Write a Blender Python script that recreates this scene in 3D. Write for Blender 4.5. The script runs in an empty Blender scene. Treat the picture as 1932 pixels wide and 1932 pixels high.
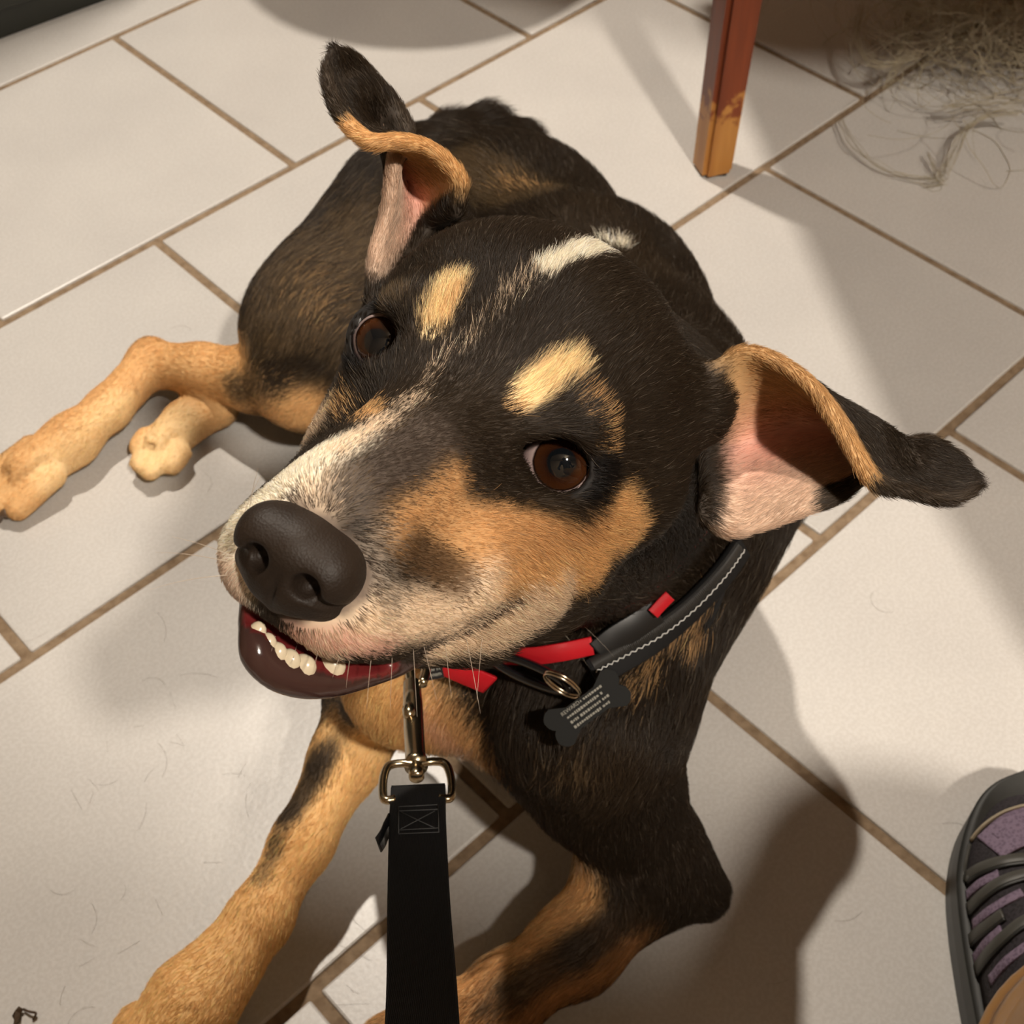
import bpy, bmesh, math, random
import numpy as np
from mathutils import Vector, Matrix
from mathutils.bvhtree import BVHTree

random.seed(7)
RNG = np.random.default_rng(11)
scene = bpy.context.scene
COL = scene.collection

# ------------------------------------------------------------------ camera
FPX, PITCH, ROLL, CAMH = 2478.75, 0.680505, -0.023235, 0.737758
def _rx(a):
    c, s = math.cos(a), math.sin(a); return np.array([[1, 0, 0], [0, c, -s], [0, s, c]])
def _rz(a):
    c, s = math.cos(a), math.sin(a); return np.array([[c, -s, 0], [s, c, 0], [0, 0, 1]])
CR = _rx(PITCH) @ _rz(ROLL)
CP = np.array([0, 0, CAMH])
cam_data = bpy.data.cameras.new('camera')
cam_data.sensor_width = 36.0
cam_data.lens = 36.0 * FPX / 1932.0
cam_data.clip_start = 0.01
cam = bpy.data.objects.new('camera', cam_data)
COL.objects.link(cam)
_m = Matrix.Identity(4)
for i in range(3):
    for j in range(3):
        _m[i][j] = CR[i, j]
    _m[i][3] = CP[i]
cam.matrix_world = _m
scene.camera = cam
cam_data.dof.use_dof = True
cam_data.dof.focus_distance = 0.365
cam_data.dof.aperture_fstop = 40.0

# ------------------------------------------------------------------ world, lamps, exposure
world = bpy.data.worlds.new('room_air'); scene.world = world
world.use_nodes = True
_bg = world.node_tree.nodes['Background']
_bg.inputs[0].default_value = (1.0, 0.92, 0.82, 1); _bg.inputs[1].default_value = 0.02

def lamp(name, loc, aim, size, power, color):
    d = bpy.data.lights.new(name, 'AREA'); d.shape = 'DISK'; d.size = size
    d.energy = power; d.color = color
    o = bpy.data.objects.new(name, d); COL.objects.link(o)
    o.location = loc
    v = Vector(aim) - Vector(loc)
    o.rotation_euler = v.to_track_quat('-Z', 'Y').to_euler()
    return o
lamp('ceiling_lamp', (-0.25, 1.45, 2.40), (-0.05, 0.6, 0.0), 0.07, 50, (1.0, 0.90, 0.78))
lamp('ceiling_lamp', (0.80, -0.95, 2.40), (0.1, 0.5, 0.0), 0.15, 66, (1.0, 0.90, 0.78))

scene.view_settings.view_transform = 'Standard'
scene.view_settings.look = 'None'
scene.view_settings.exposure = 0.0
scene.view_settings.gamma = 1.0
scene.view_settings.use_curve_mapping = False
scene.cycles.use_denoising = True
scene.cycles.max_bounces = 4
scene.cycles.diffuse_bounces = 2
scene.cycles.glossy_bounces = 2
scene.cycles.use_adaptive_sampling = True
scene.cycles.adaptive_threshold = 0.10
scene.cycles.adaptive_min_samples = 12
scene.cycles.use_light_tree = False
scene.cycles_curves.subdivisions = 1

# ------------------------------------------------------------------ helpers
def ray_dir(px, py):
    return CR @ np.array([(px - 966) / FPX, -(py - 966) / FPX, -1.0])
def W(px, py, z=0.0):
    """world point at height z that the photograph shows at this pixel"""
    d = ray_dir(px, py); return CP + d * ((z - CAMH) / d[2])
def WD(px, py, dist):
    d = ray_dir(px, py); return CP + d / np.linalg.norm(d) * dist
def project(P):
    c = (np.asarray(P) - CP) @ CR
    return np.stack([966 + FPX * c[..., 0] / -c[..., 2], 966 - FPX * c[..., 1] / -c[..., 2]], -1)

HR = np.array([[-0.841545, -0.233599, 0.487067], [0.490096, -0.709364, 0.506565], [0.227174, 0.665007, 0.711448]])
HT = np.array([-0.003524, 0.258072, 0.479578])

def HL(*p):
    """head frame in millimetres (x to the dog's right, y to the nose, z up) -> world"""
    return HR @ (np.asarray(p, float) / 1000.0) + HT
def to_head(P):
    return (np.asarray(P) - HT) @ HR * 1000.0
def HP(px, py, y):
    """head-frame point on the plane y = const that lies under this pixel"""
    d = HR.T @ ray_dir(px, py); o = HR.T @ (CP - HT)
    t = (y / 1000.0 - o[1]) / d[1]
    return (o + d * t) * 1000.0

def empty(name, loc=(0, 0, 0)):
    o = bpy.data.objects.new(name, None); o.location = loc; COL.objects.link(o); return o
def tag(o, label=None, cat=None, group=None, kind=None):
    if label: o['label'] = label
    if cat: o['category'] = cat
    if group: o['group'] = group
    if kind: o['kind'] = kind
    return o
def link_mesh(name, me, mat=None, parent=None, smooth=True):
    o = bpy.data.objects.new(name, me); COL.objects.link(o)
    if mat: me.materials.append(mat)
    if parent is not None:
        o.parent = parent
        o.matrix_parent_inverse = Matrix.Translation(-Vector(parent.location))
    if smooth:
        me.polygons.foreach_set('use_smooth', np.ones(len(me.polygons), bool))
    return o
def pydata(name, v, f, mat=None, parent=None, smooth=True):
    me = bpy.data.meshes.new(name)
    me.from_pydata([tuple(map(float, p)) for p in v], [], [tuple(map(int, q)) for q in f])
    me.update()
    return link_mesh(name, me, mat, parent, smooth)
def bm_obj(name, bm, mat=None, parent=None, smooth=True):
    me = bpy.data.meshes.new(name); bm.to_mesh(me); bm.free()
    return link_mesh(name, me, mat, parent, smooth)

class NT:
    """small node-tree writer"""
    def __init__(self, name):
        self.mat = bpy.data.materials.new(name); self.mat.use_nodes = True
        self.t = self.mat.node_tree; self.n = self.t.nodes
        self.b = self.n['Principled BSDF']
    def node(self, typ, **kw):
        n = self.n.new(typ)
        for k, v in kw.items():
            if k[0] == '_': setattr(n, k[1:], v)
            else: n.inputs[k.replace('_', ' ')].default_value = v
        return n
    def link(self, a, b): self.t.links.new(a, b)
    def set(self, **kw):
        for k, v in kw.items(): self.b.inputs[k.replace('_', ' ')].default_value = v
        return self
    def ramp(self, fac, stops):
        r = self.n.new('ShaderNodeValToRGB'); e = r.color_ramp.elements
        e[0].position, e[0].color = stops[0][0], (*stops[0][1], 1)
        e[1].position, e[1].color = stops[-1][0], (*stops[-1][1], 1)
        for p, c in stops[1:-1]:
            x = e.new(p); x.color = (*c, 1)
        self.link(fac, r.inputs[0]); return r
    def noise_color(self, scale, stops, detail=6, coord='Object', stretch=None):
        tc = self.node('ShaderNodeTexCoord'); src = tc.outputs[coord]
        if stretch:
            mp = self.node('ShaderNodeMapping', Scale=stretch); self.link(src, mp.inputs[0]); src = mp.outputs[0]
        nz = self.node('ShaderNodeTexNoise', Scale=scale, Detail=detail); self.link(src, nz.inputs['Vector'])
        r = self.ramp(nz.outputs[0], stops); self.link(r.outputs[0], self.b.inputs['Base Color'])
        return nz, src
    def bump(self, height, strength, dist):
        b = self.node('ShaderNodeBump', Strength=strength, Distance=dist)
        self.link(height, b.inputs['Height']); self.link(b.outputs[0], self.b.inputs['Normal']); return b
def plain(name, col, rough=0.5, metal=0.0, **kw):
    m = NT(name); m.set(Base_Color=(*col, 1), Roughness=rough, Metallic=metal, **kw); return m.mat

def catmull(P, n):
    """smooth open curve through the points P, n samples"""
    P = np.asarray(P, float); m = len(P)
    Q = np.vstack([2 * P[0] - P[1], P, 2 * P[-1] - P[-2]])
    t = np.linspace(0, m - 1 - 1e-9, n); i = t.astype(int); u = (t - i)[:, None]
    a, b, c, d = Q[i], Q[i + 1], Q[i + 2], Q[i + 3]
    return 0.5 * (2 * b + (c - a) * u + (2 * a - 5 * b + 4 * c - d) * u ** 2 + (-a + 3 * b - 3 * c + d) * u ** 3)
def tube_mesh(path, rad, seg=10, closed=False, caps=True):
    path = np.asarray(path, float); n = len(path)
    rad = np.broadcast_to(np.asarray(rad, float), (n,))
    tan = np.roll(path, -1, 0) - np.roll(path, 1, 0)
    if not closed: tan[0] = path[1] - path[0]; tan[-1] = path[-1] - path[-2]
    tan /= np.linalg.norm(tan, axis=1)[:, None]
    ref = np.array([0, 0, 1.0]) if abs(tan[0][2]) < .9 else np.array([1.0, 0, 0])
    V = []; u = np.cross(tan[0], ref)
    for i in range(n):
        u = u - tan[i] * (u @ tan[i]); u /= np.linalg.norm(u); w = np.cross(tan[i], u)
        for k in range(seg):
            a = 2 * math.pi * k / seg; V.append(path[i] + rad[i] * (math.cos(a) * u + math.sin(a) * w))
    F = []
    for i in range(n if closed else n - 1):
        j = (i + 1) % n
        for k in range(seg):
            F.append((i * seg + k, i * seg + (k + 1) % seg, j * seg + (k + 1) % seg, j * seg + k))
    if not closed and caps:
        F.append(tuple(range(seg - 1, -1, -1))); F.append(tuple((n - 1) * seg + k for k in range(seg)))
    return V, F
def ribbon_mesh(path, side, width, thick, normal):
    """flat webbing: rectangle section swept along path; side/normal are per-point unit vectors"""
    path = np.asarray(path); n = len(path); V = []; F = []
    width = np.broadcast_to(width, (n,))
    prof = [(-.5, .35), (-.46, .5), (.46, .5), (.5, .35), (.5, -.35), (.46, -.5), (-.46, -.5), (-.5, -.35)]
    for i in range(n):
        for a, b in prof: V.append(path[i] + side[i] * a * width[i] + normal[i] * b * thick)
    m = len(prof)
    for i in range(n - 1):
        for k in range(m): F.append((i * m + k, (i + 1) * m + k, (i + 1) * m + (k + 1) % m, i * m + (k + 1) % m))
    F.append(tuple(range(m))); F.append(tuple((n - 1) * m + k for k in range(m - 1, -1, -1)))
    return V, F
def box_bm(lo, hi, bevel=0.0, seg=2):
    bm = bmesh.new(); bmesh.ops.create_cube(bm, size=1)
    lo, hi = np.array(lo), np.array(hi)
    for v in bm.verts: v.co = Vector((np.array(v.co) + .5) * (hi - lo) + lo)
    if bevel: bmesh.ops.bevel(bm, geom=bm.edges[:], offset=bevel, segments=seg, affect='EDGES', profile=.5)
    return bm

# ------------------------------------------------------------------ floor: grout bed and square tiles in running bond
m = NT('tile_glaze'); m.set(Roughness=0.34, Specular_IOR_Level=0.45)
nz, src = m.noise_color(9, [(0.3, (0.545, 0.525, 0.50)), (0.7, (0.60, 0.58, 0.55))])
oi = m.node('ShaderNodeObjectInfo')
hs = m.node('ShaderNodeHueSaturation'); mr = m.node('ShaderNodeMapRange', To_Min=0.93, To_Max=1.05)
m.link(oi.outputs['Random'], mr.inputs[0]); m.link(mr.outputs[0], hs.inputs['Value'])
rmp = m.b.inputs['Base Color'].links[0].from_socket; m.link(rmp, hs.inputs['Color'])
fn = m.node('ShaderNodeTexNoise', Scale=420, Detail=3); m.link(src, fn.inputs['Vector'])
fr = m.ramp(fn.outputs[0], [(0.42, (0.90, 0.89, 0.88)), (0.60, (1, 1, 1))])
mx = m.node('ShaderNodeMix', _data_type='RGBA', _blend_type='MULTIPLY'); mx.inputs[0].default_value = 0.8
m.link(hs.outputs[0], mx.inputs[6]); m.link(fr.outputs[0], mx.inputs[7]); m.link(mx.outputs[2], m.b.inputs['Base Color'])
bn = m.node('ShaderNodeTexNoise', Scale=260, Detail=4); m.link(src, bn.inputs['Vector'])
m.bump(bn.outputs[0], 0.06, 0.0015)
TILE = m.mat
m = NT('grout'); m.set(Roughness=0.9)
nz, src = m.noise_color(160, [(0.3, (0.17, 0.112, 0.064)), (0.7, (0.28, 0.20, 0.125))])
m.bump(nz.outputs[0], 0.5, 0.002); GROUT = m.mat

TW, TX, TY, TU, TYAW = 0.3048, 0.361939, -1.183839, 0.905061, 0.741599
def tile_to_world(u, v):
    c, s = math.cos(TYAW), math.sin(TYAW); a, b = u - TX, v - TY
    return c * a - s * b, s * a + c * b
floor = bm_obj('floor', box_bm((-2.2, -1.2, -0.05), (2.2, 3.2, -0.0022)), GROUT, None, False)
tag(floor, 'brown grout bed under pale square floor tiles', None, None, 'structure')
GAP = 0.0074
_bm = box_bm((-TW / 2 + GAP / 2, -TW / 2 + GAP / 2, -0.008), (TW / 2 - GAP / 2, TW / 2 - GAP / 2, 0.0), 0.0016, 2)
tile_me = bpy.data.meshes.new('tile'); _bm.to_mesh(tile_me); _bm.free(); tile_me.materials.append(TILE)
for row in range(-4, 9):
    for n in range(-5, 10):
        u = TU - row * TW / 2 + (n + .5) * TW; v = -(row + .5) * TW
        x, y = tile_to_world(u, v)
        if -1.25 < x < 1.25 and -0.45 < y < 2.1:
            o = bpy.data.objects.new('tile', tile_me); COL.objects.link(o)
            o.parent = floor
            o.location = (x, y, RNG.uniform(-.0003, .0003)); o.rotation_euler = (0, 0, TYAW + RNG.normal(0, .0008))

PAINT = plain('wall_paint', (.34, .25, .16), .9)
for nm, lo, hi in (('wall_left', (-2.3, -1.3, 0), (-2.2, 3.3, 2.5)), ('wall_right', (2.2, -1.3, 0), (2.3, 3.3, 2.5)),
                   ('wall_back', (-2.2, 3.2, 0), (2.2, 3.3, 2.5)), ('wall_front', (-2.2, -1.3, 0), (2.2, -1.2, 2.5))):
    tag(bm_obj(nm, box_bm(lo, hi), PAINT, None, False), kind='structure')
tag(bm_obj('ceiling', box_bm((-2.3, -1.3, 2.5), (2.3, 3.3, 2.6)), plain('ceiling_paint', (.42, .36, .28), .9), None, False), kind='structure')

# ------------------------------------------------------------------ the dog: one signed-distance body, meshed by surface nets
def axis(lo, flo, fhi, hi, fine, coarse):
    a = list(np.arange(flo, fhi, fine)); x, s = flo, fine
    left = []
    while x > lo: s = min(s * 1.15, coarse); x -= s; left.append(x)
    x, s = a[-1], fine
    while x < hi: s = min(s * 1.15, coarse); x += s; a.append(x)
    return np.array(left[::-1] + a, np.float32)
FINE = 0.0014
GX = axis(-0.47, -0.125, 0.135, 0.24, FINE, 0.0032)
GY = axis(0.12, 0.135, 0.375, 1.02, FINE, 0.0034)
GZ = axis(-0.006, 0.35, 0.585, 0.60, FINE, 0.0030)
D = np.full((len(GX), len(GY), len(GZ)), 0.05, np.float32)

def window(lo, hi):
    s = []
    for g, a, b in zip((GX, GY, GZ), lo, hi):
        i, j = np.searchsorted(g, a), np.searchsorted(g, b)
        s.append(slice(max(i - 1, 0), min(j + 1, len(g))))
    return tuple(s)
def grid(sl):
    return (GX[sl[0]][:, None, None], GY[sl[1]][None, :, None], GZ[sl[2]][None, None, :])
def f_cone(X, Y, Z, a, b, ra, rb):
    ax, ay, az = map(float, a); bx, by, bz = (float(v) for v in (b[0] - a[0], b[1] - a[1], b[2] - a[2]))
    L2 = bx * bx + by * by + bz * bz + 1e-12
    px, py, pz = X - ax, Y - ay, Z - az
    # shift the foot of the perpendicular along the taper, as for a round cone
    h = (px * bx + py * by + pz * bz) / L2
    L = math.sqrt(L2); k = (rb - ra) / L
    perp2 = np.maximum(px * px + py * py + pz * pz - h * h * L2, 0)
    h = np.clip(h + k * np.sqrt(perp2) / L / math.sqrt(max(1 - k * k, 0.05)), 0, 1)
    dx, dy, dz = px - h * bx, py - h * by, pz - h * bz
    return np.sqrt(dx * dx + dy * dy + dz * dz) - (ra + h * (rb - ra))
def f_ell(X, Y, Z, c, r, R):
    px, py, pz = X - float(c[0]), Y - float(c[1]), Z - float(c[2])
    q = [px * float(R[0, i]) + py * float(R[1, i]) + pz * float(R[2, i]) for i in range(3)]
    k0 = np.sqrt(sum((q[i] / r[i]) ** 2 for i in range(3)))
    k1 = np.sqrt(sum((q[i] / r[i] ** 2) ** 2 for i in range(3))) + 1e-9
    return k0 * (k0 - 1) / k1
PRIMS = []          # (kind, args, flow vector, hair length) kept to comb the fur
HAIR = [0.016]
def smin(a, b, k):
    h = np.maximum(k - np.abs(a - b), 0) / k
    return np.minimum(a, b) - h * h * k * 0.25
def smax(a, b, k):
    h = np.maximum(k - np.abs(a - b), 0) / k
    return np.maximum(a, b) + h * h * k * 0.25
def put(fn, lo, hi, k, sub=False):
    pad = k + 0.006
    sl = window(np.asarray(lo) - pad, np.asarray(hi) + pad)
    s = fn(*grid(sl)).astype(np.float32)
    D[sl] = smax(D[sl], -s, k) if sub else smin(D[sl], s, k)
def cone(a, b, ra, rb, k=0.02, flow=None, sub=False):
    a, b = np.asarray(a, float), np.asarray(b, float)
    lo = np.minimum(a - ra, b - rb); hi = np.maximum(a + ra, b + rb)
    put(lambda X, Y, Z: f_cone(X, Y, Z, a, b, ra, rb), lo, hi, k, sub)
    if not sub:
        fv = (b - a) if flow is None else np.asarray(flow, float)
        PRIMS.append(('c', (a, b, ra, rb), fv / (np.linalg.norm(fv) + 1e-9), HAIR[0]))
def ell(c, r, R=np.eye(3), k=0.02, flow=(0, 1, 0), sub=False):
    c = np.asarray(c, float); m_ = max(r)
    put(lambda X, Y, Z: f_ell(X, Y, Z, c, r, R), c - m_, c + m_, k, sub)
    if not sub: PRIMS.append(('e', (c, r, R), np.asarray(flow, float), HAIR[0]))
def chain(pts, rads, k=0.02):
    for i in range(len(pts) - 1): cone(pts[i], pts[i + 1], rads[i], rads[i + 1], k)
def hcone(a, b, ra, rb, k=8, sub=False, flow=None):
    cone(HL(*a), HL(*b), ra / 1e3, rb / 1e3, k / 1e3, HR @ np.array([0, -1., 0]) if flow is None else flow, sub)
def hell(c, r, k=8, sub=False):
    ell(HL(*c), tuple(np.array(r) / 1e3), HR, k / 1e3, HR @ np.array([0, -1., 0]), sub)

# trunk
cone((0.035, .44, .185), (0.052, .52, .172), .072, .088, .02)
cone((0.052, .52, .172), (0.042, .62, .150), .088, .083, .02)
cone((0.042, .62, .150), (0.000, .74, .112), .083, .074, .02)
cone((0.005, .74, .120), (-0.030, .805, .092), .075, .070, .03)
# neck
cone(HL(0, -60, -10), (0.055, .455, .225), .046, .070, .03)
cone(HL(0, -40, -38), (0.042, .428, .195), .034, .056, .03)
# shoulders
cone((0.116, .455, .215), W(1118, 1330, .175), .044, .042, .03)
cone((-0.005, .47, .21), W(790, 1270, .15), .045, .034, .03)
HAIR[0] = .008
# left foreleg (to the right in the picture)
EL = W(1215, 1615, .055)
cone(W(1118, 1330, .175), EL, .038, .028, .03)
cone(EL, W(1318, 1680, .038), .031, .0165, .02)
chain([W(1200, 1660, .050), W(1085, 1790, .042), W(960, 1872, .036), W(850, 1950, .034)], [.029, .0212, .0180, .0180], .015)
chain([W(850, 1950, .034), W(770, 2020, .030), W(720, 2070, .022)], [.021, .027, .024], .015)
for a in (-42, -14, 14, 42):
    t = np.array(W(720, 2070, .02)); s = np.array([-.85, -.52, 0]); q = np.array([.52, -.85, 0])
    cone(t + q * a / 2000, t + q * a / 1500 + s * .030 + np.array([0, 0, -.006]), .013, .011, .008)
HAIR[0] = .0048
# right foreleg (to the left in the picture)
ER = W(712, 1300, .085)
cone(W(790, 1270, .15), ER, .034, .030, .02)
RF = [W(712, 1310, .082), W(655, 1430, .062), W(570, 1590, .050), W(488, 1735, .043), W(425, 1820, .038)]
chain(RF, [.026, .0195, .0155, .0158, .0172], .012)
chain([RF[-1], W(365, 1890, .034), W(310, 1970, .026)], [.0172, .0222, .0235], .012)
_d = np.array(W(310, 1970, 0)) - np.array(W(425, 1820, 0)); _d /= np.linalg.norm(_d); _q = np.array([-_d[1], _d[0], 0])
for a in (-22, -7.5, 7.5, 22):
    t = np.array(W(310, 1970, .022))
    cone(t + _q * a / 1000 * .8, t + _q * a / 1000 + _d * (.034 if abs(a) < 10 else .026) + np.array([0, 0, -.008]), .0125, .0105, .006)
# dewclaw pad of the right foreleg
cone(W(440, 1840, .036), W(441, 1866, .026), .008, .0055, .006)
HAIR[0] = .014
# brisket
cone(W(890, 1265, .150), W(1105, 1448, .115), .028, .032, .03, (0, .3, -.8))
# haunch and right hind leg
cone((-0.060, .79, .100), (-0.122, .71, .075), .074, .066, .03)
cone((-0.01, .75, .115), (-.090, .71, .085), .070, .064, .03)
HAIR[0] = .0046
ST = W(575, 728, .068)
cone((-0.122, .705, .075), ST, .062, .030, .03)
HK = W(285, 685, .032)
chain([ST, W(480, 715, .048), W(380, 700, .038), HK], [.030, .0235, .0195, .0165], .010)
chain([HK, W(205, 770, .028), W(135, 830, .026)], [.0165, .0155, .0170], .008)
chain([W(283, 660, .034), HK], [.0095, .015], .008)
_a, _b = np.array(W(135, 830, .025)), np.array(W(55, 888, .018))
_d = _b - _a; _d /= np.linalg.norm(_d); _q = np.array([-_d[1], _d[0], 0]) / math.hypot(_d[0], _d[1])
cone(_a, _b, .0190, .0190, .010)
HAIR[0] = .0030
for a in (-19.5, -6.8, 6.8, 19.5):
    cone(_b + _q * a / 1000 * .9 - _d * .012, _b + _q * a / 1000 * 1.08 + _d * (.034 if abs(a) < 10 else .022) + np.array([0, 0, -.003]), .0095, .0088, .002)
for a in (-13, 0, 13):
    cone(_b + _q * a / 1000 - _d * .010 + np.array([0, 0, .0125]), _b + _q * a / 1000 * 1.06 + _d * .034 + np.array([0, 0, .009]), .0030, .0036, .002, sub=True)
# left hind foot tucked underneath
_a, _b = np.array(W(352, 795, .017)), np.array(W(308, 840, .017))
cone(W(410, 768, .018), _a, .0165, .0160, .004); cone(_a, _b, .0158, .0170, .008)
_d = _b - _a; _d[2] = 0; _d /= np.linalg.norm(_d); _q = np.array([-_d[1], _d[0], 0])
for a, l in ((-16, .008), (-5.6, .020), (5.6, .022), (16, .010)):
    cone(_b + _q * a / 1000, _b + _q * a / 1000 + _d * l + np.array([0, 0, -.002]), .0085, .0084, .0015)
for a in (-10.5, 0, 10.5):
    cone(_b + _q * a / 1000 - _d * .004 + np.array([0, 0, .0115]), _b + _q * a / 1000 * 1.05 + _d * .026 + np.array([0, 0, .006]), .0030, .0034, .002, sub=True)
HAIR[0] = .026
# tail curled beside the rump
chain([W(800, 325, .10), W(850, 285, .10), W(905, 268, .095), W(960, 282, .08), W(998, 318, .06)], [.025, .022, .022, .020, .012], .012)

HAIR[0] = .007
# head
hell((1, -48, 3), (49, 56, 40), 8)
hell((1, -14, -8), (34, 33, 23), 12)
for s in (1, -1):
    cx = 2.5
    hell((cx + s * 21, -5, 3), (14, 13, 10), 10)
    hcone((cx + s * (27 if s > 0 else 32), -18, -22), (s * (37 if s > 0 else 40), -52, -18), 11 if s > 0 else 12, 20, 16)
    hell((s * (23 if s > 0 else 29), -36, -34), (17 if s > 0 else 19, 34, 22), 16)
    hcone((cx + s * (13 if s > 0 else 15), 22, -44), (1.5 + s * 9.5, 72, -51.5), 16 if s > 0 else 17.5, 14 if s > 0 else 14.5, 8)
    hcone((s * 36, -60, 6), (s * (42 if s > 0 else 46), -66, 12), 16 if s > 0 else 18, 9 if s > 0 else 14, 10)
    hcone((s * (14 if s > 0 else 20), 20, -45), (s * (10 if s > 0 else 13), 60, -54), 13 if s > 0 else 16, 12 if s > 0 else 13, 8)
    if s < 0: hcone((-37, 8, -45), (-33, -24, -50), 9, 16, 14)
    if s < 0: hcone((s * 25, 2, -36), (s * 20, 34, -42), 13, 14, 12)
    hcone((s * 29, -36, -46), (s * (20 if s > 0 else 27), 22, -55), 20, 11 if s > 0 else 13, 12)
    if s < 0: hcone((-27, 22, -55), (-19, 47, -61), 13, 9.5, 6)
hcone((2, 2, -24), (1.5, 66, -40), 22, 18, 10)
hcone((2, -6, -10), (1.5, 76, -33), 14, 11, 12)
hell((1.5, 79, -49), (17, 10, 12), 6)
# lower jaw, nearly closed at the corner and open in front
hcone((0, -42, -48), (-1, 12, -57), 29, 18, 10)
hcone((-1, 12, -57), (-1, 55, -69), 17, 9, 6)
hell((-1, 60, -72), (14, 17, 6), 5)
LIP = [HP(800, 1222, 48) + (4, 0, -2), HP(745, 1246, 52), HP(690, 1268, 61), HP(610, 1288, 69), HP(540, 1280, 75), HP(495, 1248, 78), HP(482, 1212, 78), (11, 70, -66), (14, 60, -63), (18, 46, -58)]
_l = catmull(LIP, 28)
for i in range(27):
    hcone(_l[i], _l[i + 1], 3.3, 3.3, 2.5)
# mouth opening between the lips
hcone((9, 78, -64), (-14, 70, -66.5), 2.8, 3.0, 1.6, True)
hcone((-14, 70, -66.5), (-20, 59, -65), 2.8, 2.0, 1.6, True)
_ml = catmull([HP(740, 1250, 56), HP(800, 1222, 50), HP(870, 1190, 42.5), HP(930, 1152, 35), HP(972, 1127, 29)], 16)

# eyes: lids around the ball, then the opening
EYES = {}
for side, px, depth, rad, opx, oa, ob, ipx in (('R', (732, 643), 0.386, .0105, (711, 641), .0061, .0077, (709, 645)), ('L', (1056, 873), 0.3755, .0115, (1052, 877), .0088, .0080, (1060, 873))):
    c = WD(*px, depth)
    d = ray_dir(*ipx); d /= np.linalg.norm(d)
    bq = d @ (c - CP); disc = bq * bq - ((c - CP) @ (c - CP) - rad * rad)
    g = CP + d * (bq - math.sqrt(disc)) - c; g /= np.linalg.norm(g)      # the dog looks at the viewer
    EYES[side] = (c, rad, g)
    ell(c, (rad + .0018,) * 3, k=.004, flow=HR @ np.array([0, -1., 0]))
    v0 = ray_dir(*opx); v0 /= np.linalg.norm(v0); oc = CP + v0 * depth
    u = HR[:, 0] - v0 * (HR[:, 0] @ v0); u /= np.linalg.norm(u); v = np.cross(v0, u)
    put(lambda X, Y, Z: np.sqrt((X - c[0]) ** 2 + (Y - c[1]) ** 2 + (Z - c[2]) ** 2) - rad - .0001, c - rad, c + rad, .0006, True)
    def opening(X, Y, Z):
        p = [X - oc[0], Y - oc[1], Z - oc[2]]
        x = p[0] * u[0] + p[1] * u[1] + p[2] * u[2]; y = p[0] * v[0] + p[1] * v[1] + p[2] * v[2]
        z = p[0] * v0[0] + p[1] * v0[1] + p[2] * v0[2]
        s = (np.sqrt((x / oa) ** 2 + (y / ob) ** 2) - 1) * min(oa, ob)
        if side == 'L':   # inner corner
            s = smin(s, np.sqrt((x - .0092) ** 2 + (y + .0010) ** 2) - .0020, .005)
        return np.maximum(s, z + .002)
    put(opening, c - .020, c + .020, .0015, True)

# ears as sheets: rows of front margin, hollow and rear margin from root to tip
def ear_sheet(rows, n=90, mcols=44):
    R3 = np.array([[HP(px, py, y) for px, py, y in r] for r in rows])
    S = np.stack([catmull(R3[:, j], n) for j in range(3)], 1)
    P = np.stack([catmull(S[i], mcols) for i in range(n)])
    return P                                       # n x mcols x 3 in the head frame
EAR = {}
EAR['L'] = ear_sheet([
    [(1330, 720, -62), (1330, 850, -74), (1330, 975, -44)],
    [(1395, 668, -62), (1400, 840, -82), (1370, 1000, -42)],
    [(1465, 682, -58), (1500, 810, -86), (1420, 992, -46)],
    [(1530, 730, -52), (1590, 800, -86), (1510, 962, -52)],
    [(1580, 800, -46), (1650, 810, -82), (1590, 930, -60)],
    [(1640, 902, -42), (1690, 830, -72), (1665, 860, -70)],
    [(1710, 926, -44), (1725, 870, -58), (1735, 833, -72)],
    [(1780, 942, -46), (1785, 890, -56), (1795, 855, -66)],
    [(1828, 928, -50), (1832, 905, -54), (1825, 888, -60)]])
EAR['R'] = ear_sheet([
    [(862, 400, -62), (800, 440, -72), (705, 560, -40)],
    [(868, 340, -60), (800, 400, -82), (708, 490, -44)],
    [(822, 288, -54), (765, 340, -86), (733, 390, -50)],
    [(765, 268, -46), (735, 285, -82), (745, 310, -58)],
    [(700, 268, -42), (715, 240, -80), (770, 262, -70)],
    [(655, 236, -44), (695, 190, -66), (752, 205, -76)],
    [(626, 185, -48), (660, 155, -62), (712, 152, -72)],
    [(618, 140, -52), (642, 120, -58), (672, 112, -66)],
    [(626, 110, -56), (634, 104, -58), (645, 102, -62)]])
EAR_S = {}
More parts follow.
